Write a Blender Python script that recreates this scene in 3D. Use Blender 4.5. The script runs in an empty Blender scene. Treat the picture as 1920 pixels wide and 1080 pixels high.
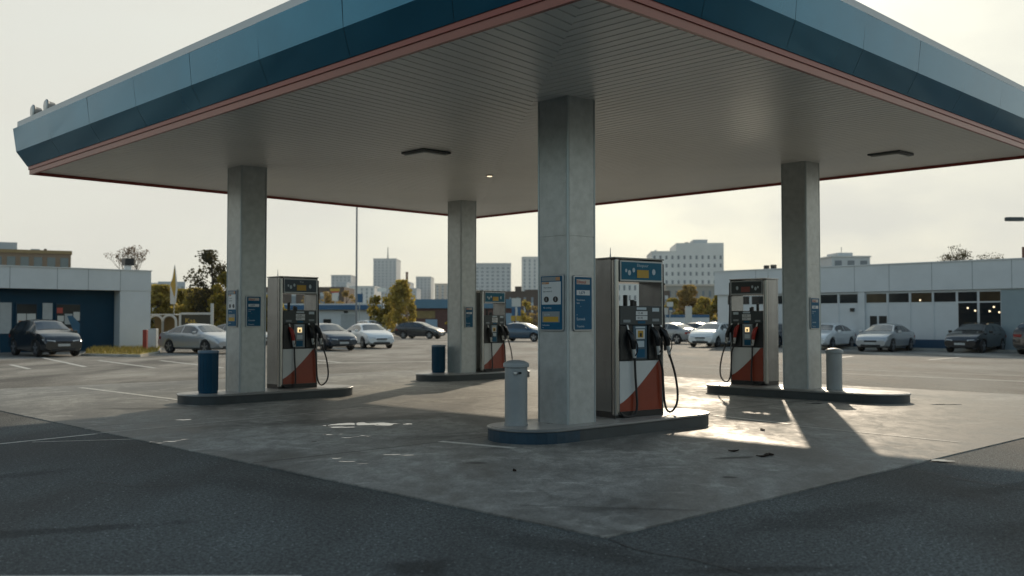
import bpy, bmesh, math, random
from mathutils import Vector, Matrix, Euler
R = math.radians
random.seed(7)
scene = bpy.context.scene
COL = scene.collection
# ---------------------------------------------------------------- camera / survey helpers
F = 1823.0
CAM_H = 1.6
PITCH = math.atan(61.0 / F)
def ray(px, py):
    xc = (px - 960) / F; yc = (540 - py) / F
    return Vector((xc, math.cos(PITCH) - yc * math.sin(PITCH), math.sin(PITCH) + yc * math.cos(PITCH)))
def G(px, py, z=0.0):
    d = ray(px, py); t = (z - CAM_H) / d.z
    return Vector((d.x * t, d.y * t, z))
def AT(px, py, Y):
    d = ray(px, py); t = Y / d.y
    return Vector((d.x * t, Y, CAM_H + d.z * t))
B = Vector((.718, .696, 0)); A = Vector((-.696, .718, 0))     # the station's two axes
RB = math.atan2(B.y, B.x)                                      # local x along B, front (-y) towards the right
RM = RB - math.pi / 2                                          # local x along -A, front (-y) towards the left
# ---------------------------------------------------------------- materials
MATS = {}
def mat(name, color, rough=.6, metal=0., noise=None, bump=None, spec=.5, coat=0., emit=None, rvar=0., aniso=None, world=False):
    if name in MATS: return MATS[name]
    m = bpy.data.materials.new(name); m.use_nodes = True
    nt = m.node_tree; N = nt.nodes; L = nt.links
    b = N['Principled BSDF']
    b.inputs['Base Color'].default_value = (*color, 1); b.inputs['Roughness'].default_value = rough
    b.inputs['Metallic'].default_value = metal; b.inputs['Specular IOR Level'].default_value = spec
    b.inputs['Coat Weight'].default_value = coat; b.inputs['Coat Roughness'].default_value = .13
    if emit:
        b.inputs['Emission Color'].default_value = (*emit[0], 1); b.inputs['Emission Strength'].default_value = emit[1]
    if noise or bump or rvar:
        if world:
            tc = N.new('ShaderNodeNewGeometry').outputs['Position']
        else:
            tc = N.new('ShaderNodeTexCoord').outputs['Object']
    if noise:
        sc, amt = noise[:2]
        mp = N.new('ShaderNodeMapping'); L.new(tc, mp.inputs[0])
        mp.inputs['Scale'].default_value = noise[2] if len(noise) > 2 else (1, 1, 1)
        n = N.new('ShaderNodeTexNoise'); n.inputs['Scale'].default_value = sc; n.inputs['Detail'].default_value = 8; n.inputs['Roughness'].default_value = .65
        L.new(mp.outputs[0], n.inputs['Vector'])
        r = N.new('ShaderNodeMapRange'); r.inputs[1].default_value = .3; r.inputs[2].default_value = .7
        r.inputs[3].default_value = 1 - amt; r.inputs[4].default_value = 1 + amt
        L.new(n.outputs['Fac'], r.inputs[0])
        mx = N.new('ShaderNodeVectorMath'); mx.operation = 'SCALE'; mx.inputs[0].default_value = color
        L.new(r.outputs[0], mx.inputs['Scale']); L.new(mx.outputs[0], b.inputs['Base Color'])
        if rvar:
            r2 = N.new('ShaderNodeMapRange'); r2.inputs[1].default_value = .3; r2.inputs[2].default_value = .7
            r2.inputs[3].default_value = max(.02, rough - rvar); r2.inputs[4].default_value = min(1, rough + rvar)
            L.new(n.outputs['Fac'], r2.inputs[0]); L.new(r2.outputs[0], b.inputs['Roughness'])
    if bump:
        n = N.new('ShaderNodeTexNoise'); n.inputs['Scale'].default_value = bump[0]; n.inputs['Detail'].default_value = 4
        L.new(tc, n.inputs['Vector'])
        bp = N.new('ShaderNodeBump'); bp.inputs['Strength'].default_value = bump[1]; bp.inputs['Distance'].default_value = bump[2] if len(bump) > 2 else .01
        L.new(n.outputs['Fac'], bp.inputs['Height']); L.new(bp.outputs[0], b.inputs['Normal'])
    MATS[name] = m
    return m
# ---------------------------------------------------------------- mesh builder
class MB:
    def __init__(s): s.v = []; s.f = []
    def quad(s, *p):
        i = len(s.v); s.v += [tuple(q) for q in p]; s.f.append(tuple(range(i, i + len(p)))); return s
    def box(s, x0, x1, y0, y1, z0, z1, M=None):
        c = [Vector((x, y, z)) for z in (z0, z1) for y in (y0, y1) for x in (x0, x1)]
        if M is not None: c = [M @ q for q in c]
        i = len(s.v); s.v += [tuple(q) for q in c]
        s.f += [tuple(i + k for k in q) for q in ((0, 2, 3, 1), (4, 5, 7, 6), (0, 1, 5, 4), (2, 6, 7, 3), (0, 4, 6, 2), (1, 3, 7, 5))]
        return s
    def prism(s, pts, z0, z1, M=None):                       # outline in XY extruded along Z
        n = len(pts); c = [Vector((p[0], p[1], z0)) for p in pts] + [Vector((p[0], p[1], z1)) for p in pts]
        if M is not None: c = [M @ q for q in c]
        i = len(s.v); s.v += [tuple(q) for q in c]
        s.f.append(tuple(i + k for k in reversed(range(n)))); s.f.append(tuple(i + n + k for k in range(n)))
        for k in range(n): s.f.append((i + k, i + (k + 1) % n, i + n + (k + 1) % n, i + n + k))
        return s
    def front(s, pts, y0, y1):                               # outline in XZ extruded along Y
        return s.prism([(p[0], p[1]) for p in pts], -y1, -y0, Matrix(((1, 0, 0, 0), (0, 0, -1, 0), (0, 1, 0, 0), (0, 0, 0, 1))))
    def lathe(s, prof, n=24, c=(0, 0, 0), M=None):           # profile (r, z)
        i = len(s.v)
        for (r, z) in prof:
            for k in range(n):
                a = 2 * math.pi * k / n; q = Vector((r * math.cos(a) + c[0], r * math.sin(a) + c[1], z + c[2]))
                s.v.append(tuple(M @ q if M is not None else q))
        for j in range(len(prof) - 1):
            for k in range(n):
                s.f.append((i + j * n + k, i + j * n + (k + 1) % n, i + (j + 1) * n + (k + 1) % n, i + (j + 1) * n + k))
        s.f.append(tuple(i + k for k in reversed(range(n)))); s.f.append(tuple(i + (len(prof) - 1) * n + k for k in range(n)))
        return s
    def tube(s, pts, r, n=8):
        pts = [Vector(p) for p in pts]; rs = r if isinstance(r, (list, tuple)) else [r] * len(pts)
        i = len(s.v); up = Vector((0, 0, 1)); prev = None
        for j, p in enumerate(pts):
            t = (pts[min(j + 1, len(pts) - 1)] - pts[max(j - 1, 0)]).normalized()
            if prev is None:
                u = t.cross(Vector((1, 0, 0)) if abs(t.x) < .9 else Vector((0, 1, 0))).normalized()
            else:
                u = (prev - t * prev.dot(t)).normalized()
            prev = u; w = t.cross(u)
            for k in range(n):
                a = 2 * math.pi * k / n; s.v.append(tuple(p + (u * math.cos(a) + w * math.sin(a)) * rs[j]))
        for j in range(len(pts) - 1):
            for k in range(n):
                s.f.append((i + j * n + k, i + j * n + (k + 1) % n, i + (j + 1) * n + (k + 1) % n, i + (j + 1) * n + k))
        s.f.append(tuple(i + k for k in reversed(range(n)))); s.f.append(tuple(i + (len(pts) - 1) * n + k for k in range(n)))
        return s
    def build(s, name, m, parent=None, smooth=False, bevel=0., loc=None, rotz=None, seg=2):
        me = bpy.data.meshes.new(name); me.from_pydata(s.v, [], s.f); me.update()
        bm = bmesh.new(); bm.from_mesh(me); bmesh.ops.recalc_face_normals(bm, faces=bm.faces); bm.to_mesh(me); bm.free()
        me.materials.append(m)
        o = bpy.data.objects.new(name, me); COL.objects.link(o)
        if parent: o.parent = parent
        if loc is not None: o.location = loc
        if rotz is not None: o.rotation_euler = (0, 0, rotz)
        if smooth:
            me.polygons.foreach_set('use_smooth', [True] * len(me.polygons))
            me.set_sharp_from_angle(angle=R(40))
        if bevel:
            md = o.modifiers.new('edge', 'BEVEL'); md.width = bevel; md.segments = seg; md.limit_method = 'ANGLE'; md.angle_limit = R(35)
        return o
def smoothpath(pts, n=6):                                   # Catmull-Rom
    P = [Vector(p) for p in pts]; P = [P[0]] + P + [P[-1]]; out = []
    for i in range(1, len(P) - 2):
        for k in range(n):
            t = k / n
            out.append(.5 * ((2 * P[i]) + (-P[i-1] + P[i+1]) * t + (2*P[i-1] - 5*P[i] + 4*P[i+1] - P[i+2]) * t*t + (-P[i-1] + 3*P[i] - 3*P[i+1] + P[i+2]) * t**3))
    out.append(P[-2]); return out
def tag(o, label=None, cat=None, group=None, kind=None):
    if label: o['label'] = label
    if cat: o['category'] = cat
    if group: o['group'] = group
    if kind: o['kind'] = kind
    return o
def thing(name, label, cat, loc=(0, 0, 0), rotz=0, group=None):
    o = bpy.data.objects.new(name, None); COL.objects.link(o); o.location = loc; o.rotation_euler = (0, 0, rotz)
    o.empty_display_size = .2
    return tag(o, label, cat, group)
def struct(name, mb, m, label=None, **k):
    o = mb.build(name, m, **k); return tag(o, label or name.replace('_', ' '), None, None, 'structure')
def text(s, size, m, parent, loc, name='lettering', rot=(R(90), 0, 0), align='LEFT', sx=1.):
    cu = bpy.data.curves.new(name, 'FONT'); cu.body = s; cu.size = size; cu.extrude = .0008; cu.align_x = align; cu.resolution_u = 3
    cu.materials.append(m); o = bpy.data.objects.new(name, cu); COL.objects.link(o); o.parent = parent
    o.location = loc; o.rotation_euler = rot; o.scale = (sx, 1, 1); TEXTS.append(o); return o
TEXTS = []
def copy_tree(o, parent=None):
    c = o.copy(); COL.objects.link(c)
    if parent: c.parent = parent
    for ch in [x for x in ALLCH.get(o, [])]: ALLCH.setdefault(c, []).append(copy_tree(ch, c))
    return c
ALLCH = {}
def reg(o):                                                  # index children of a prototype once
    for ch in o.children:
        ALLCH.setdefault(o, []).append(ch); reg(ch)
# ---------------------------------------------------------------- common materials
SOFFIT = mat('soffit_white', (.77, .755, .715), .36, noise=(.35, .10), rvar=.08, world=True)
BLUE = mat('fascia_blue', (.024, .145, .235), .09, .6, noise=(.9, .10), bump=(.8, .04, .05))
FCAP = mat('fascia_cap_grey', (.60, .61, .60), .5)
TRIM = mat('trim_red', (.27, .035, .022), .35)
TRIMO = mat('trim_salmon', (.27, .06, .036), .3, noise=(.4, .2), spec=.5)
CONC_COL = mat('column_cladding', (.45, .475, .465), .34, .35, noise=(8, .14))
STEEL = mat('stainless', (.25, .26, .262), .25, 1., noise=(1.6, .16, (3, 3, .25)), bump=(2.2, .12, .05))
POSTST = mat('stainless_post', (.40, .40, .385), .26, 1., noise=(3, .06, (2, 2, .2)))
DARKST = mat('dark_panel', (.030, .040, .043), .40)
BLACK = mat('black_plastic', (.008, .009, .010), .38)
RUBBER = mat('black_rubber', (.010, .010, .011), .45)
WHITE = mat('white_enamel', (.60, .61, .59), .3, noise=(3, .05), coat=.3)
RED = mat('red_enamel', (.26, .036, .012), .3, noise=(3, .12), coat=.3)
SIGNBLUE = mat('sign_blue', (.003, .092, .18), .45, noise=(6, .08), spec=.2)
HEADBLUE = mat('header_blue', (.008, .13, .21), .4, noise=(6, .08), spec=.25)
SIGNWHITE = mat('sign_white', (.62, .64, .64), .35)
SIGNGREY = mat('sign_grey', (.24, .27, .28), .4)
SIGNTXT = mat('sign_pale_text', (.5, .58, .62), .4)
SIGNRED = mat('sign_red_text', (.45, .06, .03), .4)
ORANGE = mat('sign_orange', (.48, .24, .11), .4)
YELLOW = mat('display_yellow', (.50, .30, .03), .4)
ALU = mat('aluminium_frame', (.38, .40, .41), .38, .8)
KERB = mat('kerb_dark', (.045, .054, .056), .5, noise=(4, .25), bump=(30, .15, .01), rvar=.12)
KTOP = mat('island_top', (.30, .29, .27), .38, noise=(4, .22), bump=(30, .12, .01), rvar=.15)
NOSING = mat('steel_nosing', (.28, .29, .29), .32, .7)
BIN = mat('blue_bin', (.003, .052, .10), .45, noise=(3, .1), spec=.25)
BOLL = mat('bollard_grey', (.30, .32, .32), .45, noise=(3, .1))
# ---------------------------------------------------------------- ground
def ground_mat(name, kind):
    m = bpy.data.materials.new(name); m.use_nodes = True; nt = m.node_tree; N = nt.nodes; L = nt.links; b = N['Principled BSDF']
    pos = N.new('ShaderNodeNewGeometry').outputs['Position']
    def noise(sc, det=6, ro=.6, scale=(1, 1, 1), dist=0):
        mp = N.new('ShaderNodeMapping'); mp.inputs['Scale'].default_value = scale; mp.inputs['Rotation'].default_value = (0, 0, -RB); L.new(pos, mp.inputs[0])
        n = N.new('ShaderNodeTexNoise'); n.inputs['Scale'].default_value = sc; n.inputs['Detail'].default_value = det; n.inputs['Roughness'].default_value = ro
        n.inputs['Distortion'].default_value = dist
        L.new(mp.outputs[0], n.inputs['Vector']); return n.outputs['Fac']
    def rng(x, a, bb, c, d):
        r = N.new('ShaderNodeMapRange'); L.new(x, r.inputs[0]); r.inputs[1].default_value = a; r.inputs[2].default_value = bb; r.inputs[3].default_value = c; r.inputs[4].default_value = d
        return r.outputs[0]
    def mul(x, y):
        q = N.new('ShaderNodeMath'); q.operation = 'MULTIPLY'; L.new(x, q.inputs[0]); L.new(y, q.inputs[1]); return q.outputs[0]
    def add(x, y):
        q = N.new('ShaderNodeMath'); q.operation = 'ADD'; L.new(x, q.inputs[0]); L.new(y, q.inputs[1]); return q.outputs[0]
    def spot(x, y, rx, ry, rot, lo):                         # an oil stain: ellipse with a ragged edge -> factor lo..1
        mp = N.new('ShaderNodeMapping'); mp.vector_type = 'TEXTURE'; mp.inputs['Location'].default_value = (x, y, 0); mp.inputs['Rotation'].default_value = (0, 0, rot); mp.inputs['Scale'].default_value = (rx, ry, 1000)
        L.new(pos, mp.inputs[0]); ln = N.new('ShaderNodeVectorMath'); ln.operation = 'LENGTH'; L.new(mp.outputs[0], ln.inputs[0])
        return rng(add(ln.outputs['Value'], rng(noise(3.5), .3, .7, -.35, .35)), .55, 1.1, lo, 1.)
    if kind == 'asphalt':
        fine = noise(60, 3, .75); mid = noise(26, 3, .7); big = noise(.45, 5, .6, (1, .35, 1)); huge = noise(.12, 3)
        v = mul(mul(rng(fine, .34, .66, .15, 2.0), rng(big, .36, .64, .50, 1.5)), mul(rng(huge, .35, .65, .85, 1.15), rng(mid, .34, .66, .45, 1.6)))
        for s in ((-3.9, 7.3, 1.5, .16, .35, .45), (-.6, 6.35, .26, .24, 0, .38), (2.6, 8.0, 1.2, .35, .6, .6), (-1.6, 5.9, .5, .12, .3, .4), (5.2, 9.6, 1.6, .22, .5, .55), (-5.4, 9.8, 1.2, .2, .8, .55), (1.6, 6.3, .7, .1, .1, .5), (4.7, 7.6, 1.5, .4, .2, .65), (-2.2, 9.3, 1.4, .3, -.6, .75), (.4, 6.9, .9, .25, -.7, .6)): v = mul(v, spot(*s))
        vm = N.new('ShaderNodeTexVoronoi'); vm.inputs['Scale'].default_value = 30; L.new(pos, vm.inputs['Vector'])
        stone = rng(vm.outputs['Distance'], .16, .28, 1., 0.)                          # pale aggregate stones
        stone = mul(stone, rng(vm.outputs['Color'], .80, .86, 0., 1.))
        # sun and shade put into the colour: far asphalt paler, warmer; near darker, teal
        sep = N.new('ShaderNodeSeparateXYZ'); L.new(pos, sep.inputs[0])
        far_lit = rng(add(sep.outputs['Y'], rng(noise(.3), 0, 1, -1, 1)), 13., 19., 0., 1.)
        base = rng(far_lit, 0, 1, .072, .19)
        val = add(mul(base, v), mul(stone, rng(far_lit, 0, 1, .30, .10)))
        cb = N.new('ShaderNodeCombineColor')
        L.new(mul(val, rng(far_lit, 0, 1, .88, 1.08)), cb.inputs[0]); L.new(val, cb.inputs[1]); L.new(mul(val, rng(far_lit, 0, 1, .98, .86)), cb.inputs[2])
        L.new(cb.outputs[0], b.inputs['Base Color']); L.new(rng(big, .3, .7, .72, .92), b.inputs['Roughness']); L.new(rng(far_lit, 0, 1, .40, .18), b.inputs['Specular IOR Level'])
        bp = N.new('ShaderNodeBump'); bp.inputs['Strength'].default_value = .8; bp.inputs['Distance'].default_value = .014
        L.new(add(fine, mul(vm.outputs['Distance'], mid)), bp.inputs['Height']); L.new(bp.outputs[0], b.inputs['Normal'])
    else:
        fine = noise(45, 5, .7); big = noise(.40, 8, .66, (1, .6, 1), .8); mid = noise(4.2, 12, .76, (1, .55, 1), .5); bl = noise(1.3, 8, .7, (.6, 1, 1), 1.2)
        v = mul(mul(rng(fine, .34, .66, .78, 1.22), rng(big, .38, .62, .56, 1.30)), rng(mid, .38, .62, .70, 1.28))
        for s in ((2.55, 11.3, .30, .10, .3, .35), (-2.7, 15.5, 2.2, .5, .5, .62), (1.0, 16.5, 1.6, .7, .7, .7), (-1.0, 13.4, .9, .3, .6, .68), (3.4, 15.2, 1.3, .4, -.6, .7), (-.4, 10.9, .16, .1, 0, .35), (-6.6, 17.6, .9, .25, 0, .5), (.9, 8.2, .5, .15, 0, .72), (2.2, 9.9, .10, .07, 0, .3)): v = mul(v, spot(*s))
        crust = rng(bl, .57, .62, 0., 1.)                                               # pale lime efflorescence
        val = add(rng(v, 0, 2, 0., .52), rng(mul(crust, mid), 0, 1, 0, .2))
        cb = N.new('ShaderNodeCombineColor')
        L.new(val, cb.inputs[0]); L.new(rng(val, 0, 1, 0, .975), cb.inputs[1]); L.new(rng(val, 0, 1, 0, .88), cb.inputs[2])
        L.new(cb.outputs[0], b.inputs['Base Color'])
        L.new(add(rng(big, .35, .65, .48, .76), rng(mid, .35, .65, -.10, .14)), b.inputs['Roughness']); b.inputs['Specular IOR Level'].default_value = .13
        bp = N.new('ShaderNodeBump'); bp.inputs['Strength'].default_value = .22; bp.inputs['Distance'].default_value = .01
        L.new(add(fine, mid), bp.inputs['Height']); L.new(bp.outputs[0], b.inputs['Normal'])
    return m
ASPHALT = ground_mat('asphalt', 'asphalt'); CONC = ground_mat('concrete_slab', 'concrete')
LINE = mat('worn_white_paint', (.58, .56, .50), .6, noise=(9, .35), world=True)
PALE = mat('pale_concrete_strip', (.40, .38, .33), .85, noise=(2, .3), world=True, spec=.15)
JOINT = mat('joint_tar', (.03, .03, .03), .6)
S = 2500
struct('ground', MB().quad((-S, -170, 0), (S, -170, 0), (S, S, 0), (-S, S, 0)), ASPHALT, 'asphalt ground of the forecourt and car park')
def hit(p1, p2, q1, q2):                                      # intersection of two lines in the plane
    d = p2 - p1; e = q2 - q1; k = d.x * e.y - d.y * e.x; t = ((q1.x - p1.x) * e.y - (q1.y - p1.y) * e.x) / k
    return p1 + d * t
cf = G(1135, 1010); cbk = G(905, 689)
cl = hit(cf, cf + A, cbk, cbk + B); cr = hit(cf, cf + B, cbk, cbk + A)
def sheet(pts, z): return [(p.x, p.y, z) for p in pts]
mb = MB().prism([(p.x, p.y) for p in (cf, cr, cbk, cl)], -.05, .014)
struct('concrete_apron', mb, CONC, 'stained concrete slab under the canopy')
def strip(p, q, w, z, mbx):
    d = (q - p).normalized(); n = Vector((-d.y, d.x, 0)) * w / 2
    mbx.quad((p.x + n.x, p.y + n.y, z), (p.x - n.x, p.y - n.y, z), (q.x - n.x, q.y - n.y, z), (q.x + n.x, q.y + n.y, z))
jm = MB()
e0 = hit(cf, cf + A, G(840, 829), G(840, 829) + B); strip(e0, e0 + B * 13.5, .035, .0155, jm)
e0 = hit(cf, cf + A, G(700, 762), G(700, 762) + B); strip(e0, e0 + B * 13.5, .026, .0155, jm)
e0 = hit(cf, cf + B, G(1310, 962), G(1310, 962) + A); strip(G(1330, 961), G(960, 950), .010, .0155, jm)
e0 = hit(cf, cf + B, G(1800, 850), G(1800, 850) + A); strip(e0 - A * 0, e0 + A * 13.5, .014, .0157, jm)
ck = MB()
def crack(pts, w):
    rc = random.Random(len(pts) * 7 + int(pts[0][0]))
    P = [G(*p) for p in pts]; Q = smoothpath([(p.x + rc.uniform(-.05, .05), p.y + rc.uniform(-.05, .05), 0) for p in P], 5)
    for a_, b_ in zip(Q, Q[1:]): strip(a_, b_, w * rc.uniform(.7, 1.3), .004, ck)
crack([(1690, 882), (1740, 888), (1800, 899), (1860, 908), (1960, 922)], .025)
crack([(1140, 1012), (1210, 1034), (1300, 1052), (1400, 1078)], .014)
crack([(0, 905), (130, 898), (260, 912), (380, 905)], .012)
struct('sealed_crack', ck, JOINT, 'tar sealed cracks in the asphalt')
struct('expansion_joint', jm, JOINT, 'dark expansion joints across the concrete slab')
lm = MB()
strip(G(-40, 837), G(180, 814), .07, .005, lm); strip(G(60, 829.5), G(250, 824), .035, .0055, lm)
strip(G(150, 728), G(342, 752), .13, .019, lm)
strip(G(825, 830), G(965, 843), .12, .019, lm)
strip(G(1340, 781), G(1480, 797), .10, .019, lm); strip(G(1490, 800), G(1800, 832), .05, .0185, lm)
strip(G(180, 815), G(830, 752), .03, .0185, lm)
strip(G(-80, 1082), G(565, 1081.5), .03, .005, lm); pass
strip(G(640, 728), G(835, 726), .05, .0185, lm)
for (a, b) in (((20, 684), (55, 692)), ((80, 671), (160, 688)), ((185, 676), (290, 690)), ((300, 676), (420, 690)), ((1560, 672), (1600, 668)), ((1740, 675), (1800, 670)), ((560, 672), (640, 680))): strip(G(*a), G(*b), .16, .005, lm)
struct('road_marking', lm, LINE, 'worn white painted lines on the forecourt')
pm = MB()
strip(G(1285, 688), G(2000, 719), .45, .004, pm); strip(G(1330, 684), G(2000, 708), .3, .004, pm); strip(G(520, 683), G(900, 676), .6, .004, pm)
struct('paved_strip', pm, PALE, 'pale concrete strip in the asphalt behind the forecourt')
# shallow water left on the slab
WATER = mat('standing_water', (.05, .055, .055), .04, spec=.6)
pud = MB()
rp = random.Random(3)
def puddle(px, py, w, d, n=22):
    w *= .78; d *= .78; c = G(px, py); base = len(pud.v); pts = []
    ph = [rp.uniform(0, 6.28) for _ in range(4)]
    for k in range(n):
        a = 2 * math.pi * k / n; rr = 1 + .28 * math.sin(2 * a + ph[0]) + .22 * math.sin(3 * a + ph[1]) + .16 * math.sin(5 * a + ph[2]) + .1 * math.sin(8 * a + ph[3])
        pts.append((c.x + w * rr * math.cos(a), c.y + d * rr * math.sin(a), .0165))
    pud.quad(*pts)
for q in ((665, 797, .33, .28), (720, 797, .26, .22), (640, 803, .2, .12), (765, 797, .1, .08), (612, 800, .08, .05), (615, 817, .1, .04), (650, 823, .07, .04), (680, 819, .06, .03), (668, 821, .05, .02), (690, 820, .05, .025),
          (640, 816, .04, .02), (590, 830, .05, .02), (320, 830, .12, .05), (300, 833, .08, .03), (345, 826, .07, .03), (285, 831, .06, .02), (335, 828, .05, .03), (345, 789, .12, .1), (310, 752, .1, .06), (190, 788, .1, .05), (630, 862, .08, .03), (650, 868, .1, .04), (680, 872, .06, .02),
          (735, 855, .12, .04), (765, 856, .1, .03), (1765, 866, .16, .09), (1530, 758, .2, .1), (1770, 760, .3, .1)): puddle(*q)
struct('puddle', pud, WATER, 'small puddles drying on the concrete slab')
# debris: small dark leaves on the slab
LEAFD = mat('dead_leaf', (.02, .014, .010), .8, spec=.1)
for (px, py, s, lab) in ((1430, 807, .07, 'dark wet leaf lying alone on the sunlit concrete'), (1428, 857, .06, 'leftmost of three dark leaves on the concrete beside the canopy shadow'), (1437, 855, .07, 'middle one of three dark leaves on the concrete beside the canopy shadow'), (1446, 854, .06, 'rightmost of three dark leaves on the concrete beside the canopy shadow'), (1375, 847, .06, 'crumpled dark leaf at the shadow edge on the concrete slab'), (965, 884, .04, 'small dark leaf on the shaded concrete below the grey bollard')):
    c = G(px, py, .014); m_ = MB()
    pts = [(-1, 0), (-.5, .35), (.1, .5), (.6, .3), (1.1, 0), (.6, -.35), (0, -.45), (-.6, -.3)]
    m_.prism([(s * x * 1.1, s * y) for x, y in pts], .002, .012)
    for i_, v_ in enumerate(m_.v): m_.v[i_] = (v_[0], v_[1], v_[2] + .012 * abs(v_[0]) / s)
    o = m_.build('fallen_leaf', LEAFD, loc=c, rotz=rp.uniform(0, 3)); tag(o, lab, 'leaf', 'dead leaves on the concrete')
# ---------------------------------------------------------------- canopy
def zc(x, y): return 4.42 + .0194 * x + .017 * y              # the roof falls slightly towards the front left
def onroof(px, py):
    d = ray(px, py); t = (4.42 - CAM_H) / (d.z - .0194 * d.x - .017 * d.y)
    return Vector((d.x * t, d.y * t, CAM_H + d.z * t))
cF = onroof(1105.4, -21); cL = onroof(55, 322); cK = onroof(890, 407); cR = onroof(1960, 287.5)
CORN = [cF, cR, cK, cL]                                       # anticlockwise from above
print('canopy', [tuple(round(k, 2) for k in c) for c in CORN])
def offs(o, dz):
    out = []
    n = 4
    for i in range(n):
        p0, p1, p2 = CORN[i - 1], CORN[i], CORN[(i + 1) % n]
        def nrm(a, b):
            d = (b - a); d.z = 0; d.normalize(); return Vector((d.y, -d.x, 0))
        n1, n2 = nrm(p0, p1), nrm(p1, p2)
        q = hit(p0 + n1 * o, p1 + n1 * o, p1 + n2 * o, p2 + n2 * o)
        out.append(Vector((q.x, q.y, zc(q.x, q.y) + dz)))
    return out
can = thing('fuel_canopy', 'large flat filling station canopy with blue fascia and ribbed pale ceiling', 'canopy', (0, 0, 0))
def ring(mb_, lo, hi): 
    for i in range(4): mb_.quad(lo[i], lo[(i + 1) % 4], hi[(i + 1) % 4], hi[i])
# ceiling: ribbed planks mitred along the diagonal
sF, sR, sK, sL = offs(-.05, 0)
def soffit_half(P, Q, E, n):                                  # triangle P (front) Q (side) E (back), planks parallel to Q-E
    m_ = MB()
    g = .15
    dn = Vector((0, 0, .022))
    for k in range(n):
        a0 = k / n; a1 = (k + 1 - g) / n; a2 = (k + 1 - g * .75) / n; a3 = (k + 1 - g * .25) / n; a4 = (k + 1) / n
        seq = [(a0, 0), (a1, 0), (a2, 1), (a3, 1), (a4, 0)]
        for (u, hu), (w, hw) in zip(seq, seq[1:]):
            m_.quad(P.lerp(Q, u) + dn * hu, P.lerp(E, u) + dn * hu, P.lerp(E, w) + dn * hw, P.lerp(Q, w) + dn * hw)
    return m_
soffit_half(sF, sL, sK, 84).build('ceiling', SOFFIT, can)
soffit_half(sF, sR, sK, 88).build('ceiling', SOFFIT, can)
t_ = MB(); o0, o1 = offs(0, -.060), offs(0, .034); ring(t_, o0, o1); t_.build('edge_strip', TRIMO, can)
t_ = MB(); ring(t_, offs(-.05, -.060), offs(-.05, .03)); ring(t_, offs(-.05, -.060), offs(0, -.060)); t_.build('edge_trim', TRIM, can)
t_ = MB(); ring(t_, offs(.0, .034), offs(.018, .034)); ring(t_, offs(.018, .034), offs(.018, .1)); t_.build('edge_trim', TRIM, can)
o_lo, o_mid, o_top = offs(.03, .1), offs(.20, .40), offs(.25, .86)
back = MB(); ring(back, offs(.0, .1), offs(.17, .405)); ring(back, offs(.17, .405), offs(.20, .84)); back.build('fascia_backing', BLACK, can)
rf = random.Random(11)
for i in range(4):
    j = (i + 1) % 4; ln = (CORN[j] - CORN[i]).length; n = max(1, round(ln / 1.75)); low = MB(); up = MB(); g = .004 / ln
    e = (CORN[j] - CORN[i]); e.z = 0; e.normalize(); nv = Vector((e.y, -e.x, 0))
    for k in range(n):
        u, w = k / n + (g if k else 0), (k + 1) / n - (g if k < n - 1 else 0)
        ja, jb = nv * rf.uniform(-.006, .006), nv * rf.uniform(-.006, .006)
        low.quad(o_lo[i].lerp(o_lo[j], u), o_lo[i].lerp(o_lo[j], w), o_mid[i].lerp(o_mid[j], w), o_mid[i].lerp(o_mid[j], u))
        up.quad(o_mid[i].lerp(o_mid[j], u) , o_mid[i].lerp(o_mid[j], w), o_top[i].lerp(o_top[j], w) + jb, o_top[i].lerp(o_top[j], u) + ja)
    low.build('fascia', BLUE, can); up.build('fascia', BLUE, can)
cap = MB(); ring(cap, o_top, offs(.19, .87)); ring(cap, offs(.19, .87), offs(.19, 1.0)); ring(cap, offs(.19, 1.0), offs(.0, 1.0)); cap.build('parapet', FCAP, can)
rb = MB(); rb.quad(*offs(.0, 1.0)); rb.build('roof', FCAP, can)
# ---------------------------------------------------------------- columns
def column(c, s, label, seam):
    t = thing('support_column', label, 'column', (c.x, c.y, .2), RB, 'concrete columns under the canopy')
    h = zc(c.x, c.y) - .2 + .05; r = s / 2
    z1 = seam
    def ring_(z0, z1_, r_):
        ch = .035
        return [(-r_ + ch, -r_), (r_ - ch, -r_), (r_, -r_ + ch), (r_, r_ - ch), (r_ - ch, r_), (-r_ + ch, r_), (-r_, r_ - ch), (-r_, -r_ + ch)], z0, z1_
    m_ = MB()
    m_.prism(*ring_(-.03, z1, r)); m_.prism(*ring_(z1, z1 + .008, r - .008)); m_.prism(*ring_(z1 + .008, h, r)); m_.build('shaft', CONC_COL, t)
    k = MB()
    for sx, sy in ((-1, -1), (1, -1), (-1, 1), (1, 1)):        # bright arris strips on the corners
        d = r - .012
        k.prism([(sx * d + .018 * math.cos(q * math.pi / 4), sy * d + .018 * math.sin(q * math.pi / 4)) for q in range(8)], -.02, h - .02)
    k.build('corner_strip', mat('corner_steel', (.42, .46, .46), .36, .45), t)
    return t
cN = Vector((.76, 13.5, 0)); cLf = Vector((-5.29, 19.35, 0)); cBk = Vector((-1.36, 26.4, 0)); cRt = Vector((6.03, 20.25, 0))
column(cN, .565, 'nearest concrete column, beside the grey bollard with two signs on it', 2.55)
column(cLf, .56, 'concrete column behind the blue bin nearest the dark blue shop', 2.4)
column(cBk, .55, 'farthest concrete column, with one small blue sign', 2.7)
column(cRt, .565, 'concrete column between the right pump and the pale capped bollard', 2.55)
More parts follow.
